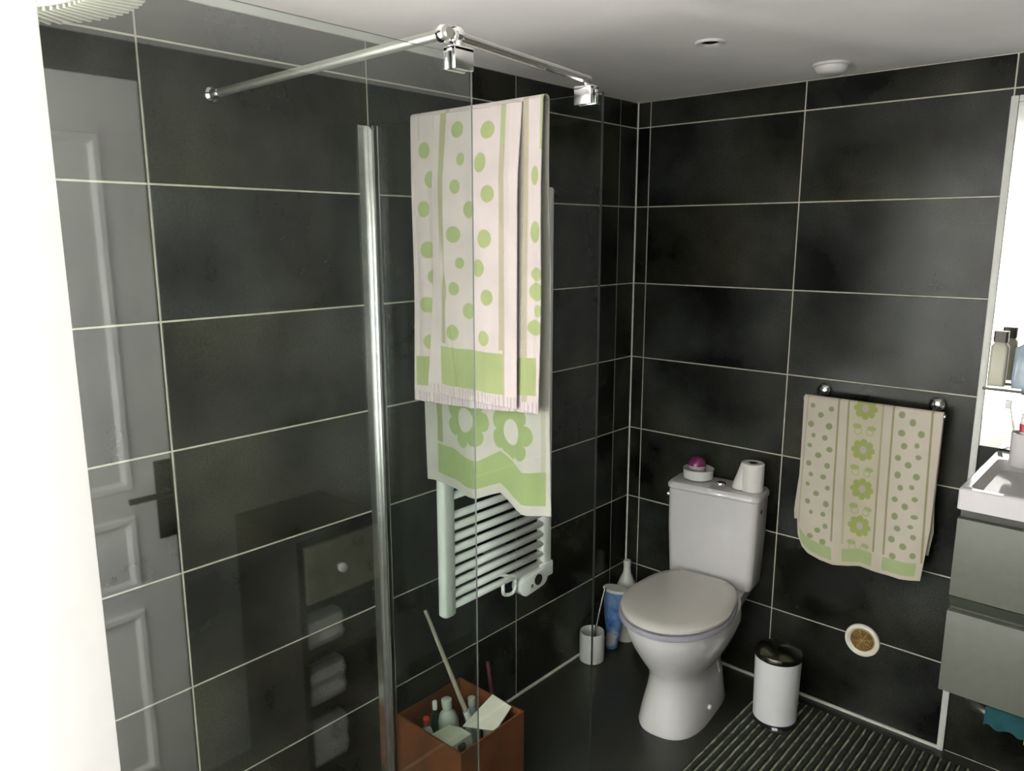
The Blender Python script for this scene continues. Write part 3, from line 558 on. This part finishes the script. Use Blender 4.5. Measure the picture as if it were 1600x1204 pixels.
k = MB(); k.lathe([(0.016, 0.0), (0.038, 0.0), (0.040, 0.003), (0.040, 0.100), (0.037, 0.103), (0.016, 0.103)], (0,0,0), 36); k.lathe([(0.016, 0.103), (0.016, 0.0)], (0,0,0), 24); k.build('paper', PAPER, tr)
k = MB(); k.lathe([(0.015, 0.001), (0.016, 0.001), (0.016, 0.102), (0.0145, 0.102), (0.0145, 0.001)], (0,0,0), 24); k.build('core', CORE, tr)
rings = []
for z, ex in ((0.0015, 0.036), (0.03, 0.027), (0.06, 0.016), (0.090, 0.006), (0.102, 0.002)):
    r = []
    for i in range(9):
        a = math.radians(115+i*15); rad = 0.0405+ex*math.sin(PI*i/8)**0.8; r.append((rad*math.cos(a), rad*math.sin(a), z))
    for i in range(8, -1, -1):
        a = math.radians(115+i*15); rad = 0.0400+ex*math.sin(PI*i/8)**0.8-0.0015*(1 if 0 < i < 8 else 0); r.append((rad*math.cos(a), rad*math.sin(a), z))
    rings.append(r)
k = MB(); k.loft(rings); k.build('loose_sheet', PAPER, tr)

# ------------------------------------------------------------------ pedal bin
pb = empty('pedal_bin', (0.783, -0.222, 0.009)); tag(pb, 'small white pedal bin with a dark chrome lid standing on the ribbed mat', 'bin')
k = MB(); k.lathe([(0.0, 0.012), (0.070, 0.012), (0.074, 0.016), (0.078, 0.24), (0.0775, 0.250), (0.0, 0.250)], (0,0,0), 44); k.build('body', WENAMEL, pb)
k = MB(); k.lathe([(0.072, 0.0), (0.077, 0.003), (0.077, 0.013), (0.072, 0.016), (0.0, 0.016), (0.0, 0.0)], (0,0,0), 40); k.build('base_ring', BLACKP, pb)
k = MB(); k.lathe([(0.080, 0.246), (0.081, 0.256), (0.078, 0.264), (0.060, 0.273), (0.035, 0.279), (0.0, 0.281)], (0,0,0), 44); k.build('lid', DCHROME, pb)
a = math.radians(-62); pc, ps = math.cos(a), math.sin(a)
k = MB(); m_ = Matrix.Rotation(a, 4, 'Z'); 
def bxr(k, a_, b_, mtx, bev):
    t = MB(); t.box(a_, b_, 0, bev); k.add([(mtx @ Vector(v))[:] for v in t.v], t.f, 0, True)
bxr(k, (0.066, -0.022, 0.004), (0.098, 0.022, 0.010), m_, 0.002); k.build('pedal', BLACKP, pb)
k = MB(); bxr(k, (0.074, -0.016, 0.010), (0.094, 0.004, 0.013), m_, 0.001); k.build('pedal_plate', CHROME, pb)
k = MB(); bxr(k, (-0.090, -0.014, 0.235), (-0.074, 0.014, 0.262), Matrix.Rotation(a, 4, 'Z'), 0.003); k.build('hinge', BLACKP, pb)

# ------------------------------------------------------------------ mat with raised ribs
mt = empty('bath_mat', (1.05, -0.5, 0)); tag(mt, 'dark ribbed bath mat with pale stripes on the floor along the back wall', 'mat')
MX0, MX1, MY0, MY1 = 0.672, 1.52, -0.98, -0.060
put(bx('backing', (MX0, MY0, 0.0005), (MX1, MY1, 0.005), mat('mat_dark', (0.017, 0.020, 0.013, 1), 0.95, var=0.4, scale=60, bump=0.6, bscale=200)), mt)
MSTR = mat('mat_stripe', (0.24, 0.25, 0.165, 1), 0.9, var=0.65, scale=34, bump=0.7, bscale=260); MRIB = mat('mat_rib', (0.022, 0.027, 0.018, 1), 0.95, var=0.5, scale=50, bump=0.6, bscale=220)
n = int((MX1-MX0)/0.0262)
for i in range(n):
    x = MX0+0.008+i*0.0262
    for j, (mm, hw, hh) in enumerate(((MSTR, 0.0036, 0.0035), (MRIB, 0.0070, 0.006))):
        xx = x+j*0.013; rings = []; m = 26
        for q in range(m+1):
            y = MY0+0.004+(MY1-MY0-0.008)*q/m; ox = random.uniform(-1, 1)*0.0010; wv = hw*random.uniform(0.75, 1.15); hz = hh*random.uniform(0.8, 1.1)
            rings.append([(xx+ox-wv, y, 0.0048), (xx+ox-wv*0.6, y, 0.0048+hz), (xx+ox+wv*0.6, y, 0.0048+hz), (xx+ox+wv, y, 0.0048)])
        k = MB(); k.loft(rings); put(k.build('stripe' if j == 0 else 'rib', mm), mt)

# ------------------------------------------------------------------ wall vent
vt = empty('wall_vent', (0.990, 0.0, 0.295)); tag(vt, 'round cream wall vent with a rusty yellow grille low on the back wall', 'vent')
k = MB(); k.lathe([(0.040, -0.004), (0.041, 0.003), (0.048, 0.009), (0.057, 0.007), (0.059, 0.0)], (0,0,0), 44, axis='Y', mtx=Matrix.Rotation(PI, 4, 'Z')); k.build('ring', mat('cream_plastic', (0.80, 0.76, 0.66, 1), 0.4), vt)
YEL = mat('yellowed_grille', (0.34, 0.21, 0.07, 1), 0.6, var=0.35, scale=60)
k = MB(); k.lathe([(0.0, 0.001), (0.0405, 0.001)], (0,0,0), 36, axis='Y', mtx=Matrix.Rotation(PI, 4, 'Z')); k.build('grille_back', mat('vent_dark', (0.12, 0.07, 0.025, 1), 0.8, var=0.4, scale=50), vt)
for r in (0.010, 0.017, 0.024, 0.031, 0.038):
    k = MB(); k.tube([(r*math.cos(2*PI*i/32), -0.003, r*math.sin(2*PI*i/32)) for i in range(32)], 0.0021, 6, closed=True); k.build('grille_ring', YEL, vt)
for i in range(4):
    a = PI/4*i+0.3; k = MB(); k.tube([(-0.040*math.cos(a), -0.004, -0.040*math.sin(a)), (0.040*math.cos(a), -0.004, 0.040*math.sin(a))], 0.0016, 6); k.build('spoke', YEL, vt)

# ------------------------------------------------------------------ vanity
va = empty('vanity_cabinet', (1.66, -0.24, 0.473)); tag(va, 'wall-hung grey vanity cabinet with two drawers under the white basin', 'cabinet')
VX0, VX1 = 1.326, 1.994
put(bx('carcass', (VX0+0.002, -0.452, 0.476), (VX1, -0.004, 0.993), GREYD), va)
for z0_, z1_ in ((0.750, 0.966), (0.473, 0.706)):
    put(bx('drawer', (VX0, -0.475, z0_), (VX1, -0.453, z1_), GREYV, bev=0.0015), va)
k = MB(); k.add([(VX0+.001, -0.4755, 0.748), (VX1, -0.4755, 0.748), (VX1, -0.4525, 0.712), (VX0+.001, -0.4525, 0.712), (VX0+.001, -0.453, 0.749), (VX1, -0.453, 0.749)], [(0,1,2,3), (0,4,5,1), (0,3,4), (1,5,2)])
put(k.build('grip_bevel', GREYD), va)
bs = empty('washbasin', (1.66, -0.24, 0.993)); tag(bs, 'white ceramic washbasin slab on top of the grey vanity cabinet', 'basin')
k = MB(); X0, X1, Y0, Y1 = 1.323, 1.997, -0.487, -0.003
o1 = rrect(X0, X1, Y0, Y1, 0.995, 0.010); o2 = rrect(X0, X1, Y0, Y1, 1.047, 0.010); o3 = rrect(X0+.004, X1-.004, Y0+.004, Y1-.004, 1.051, 0.010)
i1 = rrect(X0+.022, X1-.022, Y0+.022, Y1-.10, 1.050, 0.02); i2 = rrect(X0+.036, X1-.036, Y0+.036, Y1-.115, 1.022, 0.02); i3 = rrect(X0+.12, X1-.12, Y0+.10, Y1-.16, 1.008, 0.03)
k.loft([o1, o2, o3, i1, i2, i3]); put(k.build('basin', CERAM), bs)
k = MB(); k.lathe([(0.0, 0.003), (0.020, 0.003), (0.022, 0.0)], (1.66, -0.28, 1.008), 20); put(k.build('drain', CHROME), bs)
tf = empty('basin_tap', (1.66, -0.055, 1.051)); tag(tf, 'chrome mixer tap on the washbasin, out past the right edge', 'tap')
k = MB(); k.lathe([(0.024, 0), (0.022, 0.01), (0.020, 0.09), (0.0, 0.095)], (0,0,0), 20); k.tube([(0, 0, 0.07), (0, -0.06, 0.085), (0, -0.12, 0.07), (0, -0.125, 0.055)], 0.011, 12); k.build('spout', CHROME, tf)
k = MB(); k.tube([(0, 0, 0.095), (0, -0.02, 0.115), (0, -0.07, 0.13)], 0.006, 10); k.build('handle', CHROME, tf)

# mirror, shelf and the things on it
mi = empty('wall_mirror', (1.63, 0.0, 1.2)); tag(mi, 'tall wall mirror in a thin white frame above the washbasin', 'mirror')
put(bx('mirror_glass', (1.276, -0.008, 1.058), (1.990, -0.001, 2.064), MIRR), mi)
put(bx('frame_top', (1.276, -0.012, 2.065), (1.990, -0.0005, 2.083), mat('white_frame', (0.62, 0.62, 0.58, 1), 0.4), bev=0.002), mi)
sh = empty('glass_shelf', (1.6, -0.06, 1.256)); tag(sh, 'narrow clear glass shelf in front of the mirror carrying small bottles', 'shelf')
put(pane('glass', (1.287, -0.125, 1.252), (1.92, -0.010, 1.260), 2), sh)
for x in (1.45, 1.80):
    k = MB(); k.box((x-0.008, -0.04, 1.246), (x+0.008, -0.008, 1.266), 0, 0.002); put(k.build('bracket', CHROME), sh)
sb = empty('square_bottle', (1.312, -0.075, 1.2605)); tag(sb, 'pale squarish bottle with a dark brown cap, nearest the mirror edge on the shelf', 'bottle')
k = MB(); k.loft([rrect(-0.021, 0.021, -0.018, 0.018, 0.0, 0.008), rrect(-0.022, 0.022, -0.019, 0.019, 0.01, 0.008), rrect(-0.022, 0.022, -0.019, 0.019, 0.115, 0.008), rrect(-0.014, 0.014, -0.012, 0.012, 0.128, 0.008)]); k.build('body', mat('cream_bottle', (0.48, 0.47, 0.36, 1), 0.35), sb)
k = MB(); k.loft([rrect(-0.018, 0.018, -0.016, 0.016, 0.128, 0.006), rrect(-0.018, 0.018, -0.016, 0.016, 0.160, 0.006)]); k.build('cap', mat('brown_cap', (0.03, 0.018, 0.01, 1), 0.35), sb)
pb2 = empty('perfume_bottle', (1.382, -0.08, 1.2605)); tag(pb2, 'bluish bottle with a round amber stopper on the glass shelf', 'bottle')
k = MB(); k.loft([rrect(-0.030, 0.030, -0.018, 0.018, 0.0, 0.01), rrect(-0.032, 0.032, -0.019, 0.019, 0.02, 0.01), rrect(-0.030, 0.030, -0.018, 0.018, 0.115, 0.012), rrect(-0.012, 0.012, -0.010, 0.010, 0.128, 0.009), rrect(-0.010, 0.010, -0.010, 0.010, 0.135, 0.009)]); k.build('body', mat('blue_bottle', (0.32, 0.40, 0.46, 1), 0.12, var=0.15, scale=30), pb2)
k = MB(); k.lathe([(0.008, 0.135), (0.014, 0.142), (0.016, 0.152), (0.012, 0.162), (0.0, 0.166)], (0, 0, 0), 20); k.build('stopper', mat('amber', (0.22, 0.10, 0.02, 1), 0.2), pb2)
tu = empty('tumbler', (1.413, -0.150, 1.052)); tag(tu, 'white tooth mug on the washbasin holding brushes and a red and white tube', 'mug')
k = MB(); k.lathe([(0.0, 0.0), (0.034, 0.0), (0.036, 0.003), (0.037, 0.095), (0.0345, 0.095), (0.033, 0.008), (0.0, 0.006)], (0,0,0), 32); k.build('cup', CERAM, tu)
tp = empty('toothpaste_tube', (1.415, -0.150, 1.060)); tag(tp, 'red and white toothpaste tube standing in the tooth mug', 'tube')
k = MB(); k.loft([rrect(-0.019, 0.019, -0.015, 0.015, 0.0, 0.012), rrect(-0.020, 0.020, -0.012, 0.012, 0.090, 0.010)]); k.build('tube_body', PLAST, tp)
k = MB(); k.loft([rrect(-0.021, 0.021, -0.013, 0.013, 0.090, 0.010), rrect(-0.022, 0.022, -0.011, 0.011, 0.112, 0.009)]); k.build('red_band', mat('red_print', (0.45, 0.01, 0.03, 1), 0.4), tp)
k = MB(); k.loft([rrect(-0.021, 0.021, -0.010, 0.010, 0.112, 0.009), rrect(-0.020, 0.020, -0.006, 0.006, 0.142, 0.005)]); k.build('tube_end', PLAST, tp)
for (dx, hx, zt, c, lab) in ((-0.014, -0.050, 0.152, (0.70, 0.70, 0.60, 1), 'cream toothbrush leaning out of the left side of the tooth mug'), (0.022, 0.012, 0.185, (0.05, 0.25, 0.26, 1), 'teal toothbrush standing upright at the back of the tooth mug')):
    tb = empty('toothbrush', (1.413+dx, -0.140, 1.061)); tag(tb, lab, 'toothbrush')
    k = MB(); k.tube([(0, 0, 0), ((hx-dx)*0.6, 0.004, zt*0.6), (hx-dx, 0.006, zt)], [0.004, 0.003, 0.0022], 8); k.build('handle', mat('brush_'+str(dx), c, 0.35), tb)
    k = MB(); k.box((hx-dx-0.013, 0.000, zt-0.006), (hx-dx+0.003, 0.012, zt+0.018), 0, 0.002); k.build('bristle_head', PLAST, tb)

# under the vanity
wp = empty('waste_pipe', (1.35, 0, 0.285)); tag(wp, 'grey chrome pipe end coming out of the wall below the vanity', 'pipe')
k = MB(); k.lathe([(0.030, 0), (0.028, 0.006), (0.014, 0.009)], (0,0,0), 24, axis='Y', mtx=Matrix.Rotation(PI, 4, 'Z')); k.build('wall_flange', CHROME, wp)
k = MB(); k.tube([(0, -0.005, 0), (0, -0.12, 0), (0.02, -0.16, 0.0), (0.06, -0.18, 0.0), (0.60, -0.19, 0.01)], 0.014, 12); k.build('pipe', mat('dull_chrome', (0.4, 0.4, 0.36, 1), 0.3, 1.0), wp)
tc = empty('teal_cloth', (1.50, -0.19, 0.30)); tag(tc, 'teal cleaning cloth with a yellow-green end draped over the pipe below the vanity', 'cloth')
def folded(x0, x1, dz, mat_, nm):
    k = MB(); rings = []
    for i in range(15):
        x = x0+(x1-x0)*i/14; w_ = 0.003*math.sin(i*1.3); zb = 0.265+0.006*math.sin(i*0.9)
        rings.append([(x, -0.208-0.004+w_, zb-dz), (x, -0.208+w_, 0.300), (x, -0.200, 0.318), (x, -0.190, 0.322), (x, -0.178, 0.316), (x, -0.172+w_, 0.295), (x, -0.170, 0.27), (x, -0.168, 0.27), (x, -0.1755, 0.3175), (x, -0.190, 0.3245), (x, -0.203, 0.320), (x, -0.2105, 0.3015), (x, -0.2145+w_, zb-dz)])
    k.loft(rings); return put(k.build(nm, mat_), tc)
folded(1.405, 1.508, 0.0, mat('teal_microfibre', (0.010, 0.075, 0.085, 1), 0.9, var=0.2, bump=.4), 'cloth_body')
folded(1.508, 1.56, 0.02, mat('lime_edge', (0.22, 0.40, 0.05, 1), 0.9, var=0.2, bump=.4), 'lime_end')

# ------------------------------------------------------------------ corner things beside the toilet
bh = empty('brush_holder', (0.058, -0.322, 0)); tag(bh, 'white ceramic cylinder holding the toilet brush, on the floor left of the toilet', 'brush holder')
k = MB(); k.lathe([(0.0, 0.0), (0.046, 0.0), (0.050, 0.004), (0.051, 0.06), (0.050, 0.121), (0.048, 0.125), (0.045, 0.122), (0.045, 0.008), (0.0, 0.006)], (0,0,0), 40); k.build('pot', CERAM, bh)
tb = empty('toilet_brush', (0.063, -0.318, 0.008)); tag(tb, 'dark toilet brush with a thin steel handle standing in the white cylinder', 'brush')
k = MB(); k.tube([(0, 0, 0.085), (0.006, 0.03, 0.20), (0.012, 0.058, 0.285)], [0.0055, 0.0055, 0.006], 10); k.build('handle', mat('steel', (0.35, 0.35, 0.33, 1), 0.25, 1.0), tb)
k = MB(); k.lathe([(0.0, 0.0), (0.030, 0.004), (0.034, 0.03), (0.030, 0.07), (0.012, 0.090), (0.0, 0.092)], (0,0,0), 24); k.build('brush_head', mat('dark_bristle', (0.04, 0.015, 0.012, 1), 0.9, var=.4, bump=1, bscale=300), tb)
bb = empty('cleaner_bottle', (0.078, -0.195, 0), 0.15); tag(bb, 'blue and white printed cleaner bottle between the brush holder and the toilet bowl', 'bottle')
def blue_mat():
    m = bpy.data.materials.new('blue_print'); m.use_nodes = True; N = m.node_tree.nodes; L = m.node_tree.links; b = N['Principled BSDF']; b.inputs['Roughness'].default_value = 0.3
    tcn = N.new('ShaderNodeTexCoord'); v = N.new('ShaderNodeTexNoise'); v.inputs['Scale'].default_value = 22; v.inputs['Detail'].default_value = 2; L.new(tcn.outputs['Object'], v.inputs['Vector'])
    sx = N.new('ShaderNodeSeparateXYZ'); L.new(tcn.outputs['Object'], sx.inputs[0])
    cr = N.new('ShaderNodeValToRGB'); e = cr.color_ramp.elements; e[0].position = 0.35; e[0].color = (0.02, 0.08, 0.28, 1); e[1].position = 0.62; e[1].color = (0.16, 0.26, 0.48, 1); L.new(v.outputs['Fac'], cr.inputs['Fac'])
    c2 = N.new('ShaderNodeValToRGB'); e = c2.color_ramp.elements; e[0].position = 0.30; e[0].color = (0.0, 0.0, 0.0, 1); e[1].position = 0.36; e[1].color = (1, 1, 1, 1)
    mr = N.new('ShaderNodeMapRange'); mr.inputs['From Max'].default_value = 0.3; L.new(sx.outputs['Z'], mr.inputs['Value']); L.new(mr.outputs['Result'], c2.inputs['Fac'])
    w1 = N.new('ShaderNodeValToRGB'); e = w1.color_ramp.elements; e[0].position = 0.45; e[0].color = (0.42, 0.42, 0.44, 1); e[1].position = 0.55; e[1].color = (0.08, 0.22, 0.5, 1); L.new(v.outputs['Fac'], w1.inputs['Fac'])
    mx = N.new('ShaderNodeMix'); mx.data_type = 'RGBA'; L.new(c2.outputs['Color'], mx.inputs['Factor']); L.new(w1.outputs['Color'], mx.inputs['A']); L.new(cr.outputs['Color'], mx.inputs['B']); L.new(mx.outputs['Result'], b.inputs['Base Color'])
    return m
def oval(rx, ry, z, cx=0, cy=0, n=32): return [(cx+rx*math.cos(2*PI*i/n), cy+ry*math.sin(2*PI*i/n), z) for i in range(n)]
k = MB(); k.loft([oval(0.018, 0.014, 0.0, -0.012), oval(0.026, 0.020, 0.01, -0.010), oval(0.032, 0.024, 0.08, -0.004), oval(0.046, 0.030, 0.18, 0), oval(0.052, 0.032, 0.262, 0.004)]); k.build('body', blue_mat(), bb)
k = MB(); k.loft([oval(0.054, 0.035, 0.262, 0.004), oval(0.056, 0.037, 0.268, 0.004), oval(0.051, 0.032, 0.273, 0.004)]); k.build('rim', PLAST, bb)
vb = empty('white_bottle', (0.066, -0.088, 0)); tag(vb, 'white bottle with a slim neck standing in the corner behind the blue one', 'bottle')
k = MB(); k.lathe([(0.0, 0.0), (0.040, 0.0), (0.044, 0.01), (0.044, 0.20), (0.040, 0.245), (0.028, 0.275), (0.017, 0.300), (0.0145, 0.325), (0.0145, 0.330)], (0,0,0), 32); k.build('body', mat('matt_white', (0.62, 0.62, 0.57, 1), 0.45), vb)
k = MB(); k.lathe([(0.0155, 0.330), (0.016, 0.350), (0.013, 0.356), (0.0, 0.357)], (0,0,0), 24); k.build('cap', mat('matt_white_cap', (0.60, 0.60, 0.54, 1), 0.4), vb)

# ------------------------------------------------------------------ orange box and what is in it
ob = empty('orange_box', (0.153, -1.162, 0)); tag(ob, 'open orange cardboard box full of bottles and paper on the floor below the radiator', 'box')
bx0, bx1, by0, by1, bz = 0.012, 0.298, -1.300, -1.022, 0.222; wt = 0.006
put(bx('bottom', (bx0, by0, 0.001), (bx1, by1, 0.007), ORANGE), ob)
for a_, b_ in (((bx0, by0, 0.007), (bx1, by0+wt, bz)), ((bx0, by1-wt, 0.007), (bx1, by1, bz)), ((bx0, by0+wt, 0.007), (bx0+wt, by1-wt, bz)), ((bx1-wt, by0+wt, 0.007), (bx1, by1-wt, bz))):
    put(bx('side', a_, b_, ORANGE), ob)
PB = mat('pale_bottle', (0.56, 0.58, 0.52, 1), 0.35, var=0.05)
def bottle(name, c, r, h, tiltx, tilty, body_m, cap_m, label, cap_h=0.02):
    e = empty(name, c); e.rotation_euler = (tiltx, tilty, 0); tag(e, label, 'bottle')
    k = MB(); k.lathe([(0.0, 0.0), (r*0.9, 0.0), (r, 0.006), (r, h*0.72), (r*0.8, h*0.84), (r*0.42, h*0.92), (r*0.42, h)], (0,0,0), 24); k.build('body', body_m, e)
    k = MB(); k.lathe([(r*0.5, h*0.97), (r*0.52, h+cap_h), (r*0.4, h+cap_h+0.003), (0, h+cap_h+0.003)], (0,0,0), 18); k.build('cap', cap_m, e); return e
bottle('shampoo_bottle', (0.060, -1.215, 0.02), 0.020, 0.165, 0.10, 0.08, PB, mat('red_cap', (0.45, 0.05, 0.03, 1), 0.4), 'white bottle with a red cap in the left corner of the orange box')
bottle('shampoo_bottle', (0.085, -1.135, 0.012), 0.033, 0.195, 0.05, -0.05, mat('pale_grey_bottle', (0.5, 0.53, 0.48, 1), 0.3), PB, 'large pale bottle in the middle of the orange box beside the pole')
bottle('shampoo_bottle', (0.128, -1.075, 0.012), 0.024, 0.185, 0.0, -0.05, mat('bluish_bottle', (0.42, 0.47, 0.52, 1), 0.3), PB, 'bluish white bottle by the back wall of the orange box')
bottle('shampoo_bottle', (0.182, -1.058, 0.012), 0.021, 0.17, 0.0, 0.0, PB, PB, 'small pale bottle in the orange box next to the beige card sheet')
bottle('shampoo_bottle', (0.040, -1.165, 0.012), 0.016, 0.18, 0.0, 0.0, mat('green_bottle', (0.02, 0.05, 0.025, 1), 0.3), mat('white_cap', (0.7, 0.7, 0.66, 1), 0.4), 'dark green bottle with a white cap behind the red-capped one in the box')
bottle('shampoo_bottle', (0.232, -1.225, 0.012), 0.027, 0.145, 0.0, -0.06, mat('olive_bottle', (0.06, 0.08, 0.035, 1), 0.3), mat('dark_cap', (0.02, 0.03, 0.02, 1), 0.4), 'dark olive bottle in the front right corner of the orange box')
def sheet(name, q, th_, m_, label, cat):
    q = [Vector(p) for p in q]; c = sum(q, Vector())/4; nrm = (q[1]-q[0]).cross(q[3]-q[0]).normalized()*th_; e = empty(name, c); tag(e, label, cat)
    k = MB(); k.add([p-c for p in q]+[p-c-nrm for p in q], [(0,1,2,3), (7,6,5,4), (0,4,5,1), (1,5,6,2), (2,6,7,3), (3,7,4,0)]); k.build('sheet', m_, e); return e
sheet('card_sheet', [(0.176, -1.035, 0.232), (0.262, -1.040, 0.228), (0.276, -1.128, 0.196), (0.168, -1.165, 0.180)], 0.004, mat('beige_card', (0.60, 0.57, 0.50, 1), 0.7, var=0.05), 'stiff beige card sheet sticking out at the right side of the orange box', 'card')
ct = empty('paper_carton', (0.178, -1.222, 0.17)); tag(ct, 'crumpled white carton lying across the front of the orange box', 'carton')
k = MB(); k.loft([[(-0.045, -0.048, -0.02), (-0.04, 0.03, -0.02), (-0.042, 0.028, 0.018), (-0.045, -0.046, 0.022)], [(0.0, -0.052, -0.025), (0.005, 0.040, -0.022), (0.004, 0.036, 0.026), (0.0, -0.048, 0.028)], [(0.042, -0.050, -0.02), (0.046, 0.044, -0.02), (0.044, 0.040, 0.020), (0.042, -0.046, 0.018)]], smooth=False); k.build('carton_body', mat('off_white_card', (0.58, 0.58, 0.48, 1), 0.8, var=0.08), ct)
sk = empty('squeegee_pole', (0.203, -1.087, 0.012)); tag(sk, 'slim pale pole leaning from the orange box against the left wall', 'pole')
p0 = Vector((0.203, -1.087, 0.012)); p1 = Vector((0.020, -1.179, 0.530))
k = MB(); k.tube([p0, p0.lerp(p1, 0.55), p1], [0.0085, 0.0075, 0.0055], 12); put(k.build('shaft', mat('pole_beige', (0.42, 0.36, 0.30, 1), 0.4, var=0.1)), sk)
k = MB(); k.tube([p0.lerp(p1, 0.28), p0.lerp(p1, 0.36)], 0.0105, 12); put(k.build('sleeve', PLAST), sk)
rh = empty('red_handle', (0.075, -0.93, 0)); tag(rh, 'thin dark red handle standing against the wall just behind the orange box', 'handle')
k = MB(); k.tube([(0.04, -0.01, 0.004), (0.0, 0.0, 0.12), (-0.045, 0.025, 0.235)], [0.007, 0.006, 0.007], 10); k.build('grip', mat('dark_red', (0.10, 0.008, 0.02, 1), 0.4), rh)

# ------------------------------------------------------------------ dark storage unit by the right wall (seen reflected in the glass)
su = empty('storage_unit', (1.82, -1.38, 0)); tag(su, 'dark wooden unit with top drawer and open shelves, reflected in the shower glass', 'cabinet')
ux0, ux1, uy0, uy1, uz = 1.65, 1.995, -1.54, -1.22, 0.83
for a_, b_ in (((ux0, uy0, 0.0), (ux1, uy0+0.022, uz)), ((ux0, uy1-0.022, 0.0), (ux1, uy1, uz))): put(bx('side_panel', a_, b_, DKWOOD), su)
for z in (0.04, 0.25, 0.44, 0.60, uz-0.022): put(bx('shelf', (ux0, uy0+0.022, z), (ux1, uy1-0.022, z+0.022), DKWOOD), su)
dr = put(bx('drawer', (ux0-0.006, uy0+0.026, 0.628), (ux0+0.010, uy1-0.026, uz-0.026), mat('olive_drawer', (0.16, 0.15, 0.10, 1), 0.4, var=.2)), su)
k = MB(); k.lathe([(0.0, 0.0), (0.014, 0.004), (0.014, 0.012), (0.006, 0.018), (0.006, 0.024)], (ux0-0.030, -1.40, 0.715), 16, axis='X'); kn = k.build('knob', PLAST, dr)
WT = mat('folded_white', (0.3, 0.29, 0.27, 1), 0.9, var=.1, bump=.4)
for i, (z, hh) in enumerate(((0.0625, 0.15), (0.2725, 0.13), (0.4625, 0.10))):
    e = empty('folded_cloth', (1.81, -1.44, z)); tag(e, ['white folded cloth on the lowest shelf of the dark storage unit', 'white folded cloth on the middle shelf of the dark storage unit', 'white folded cloth under the drawer of the dark storage unit'][i], 'cloth')
    for j in range(2):
        k = MB(); k.loft([rrect(-0.13, 0.13, -0.075, 0.075, j*hh*0.42+0.0005, 0.02), rrect(-0.14, 0.14, -0.078, 0.078, j*hh*0.42+hh*0.2, 0.025), rrect(-0.13, 0.13, -0.074, 0.074, (j+1)*hh*0.42, 0.02)]); k.build('fold', WT, e)
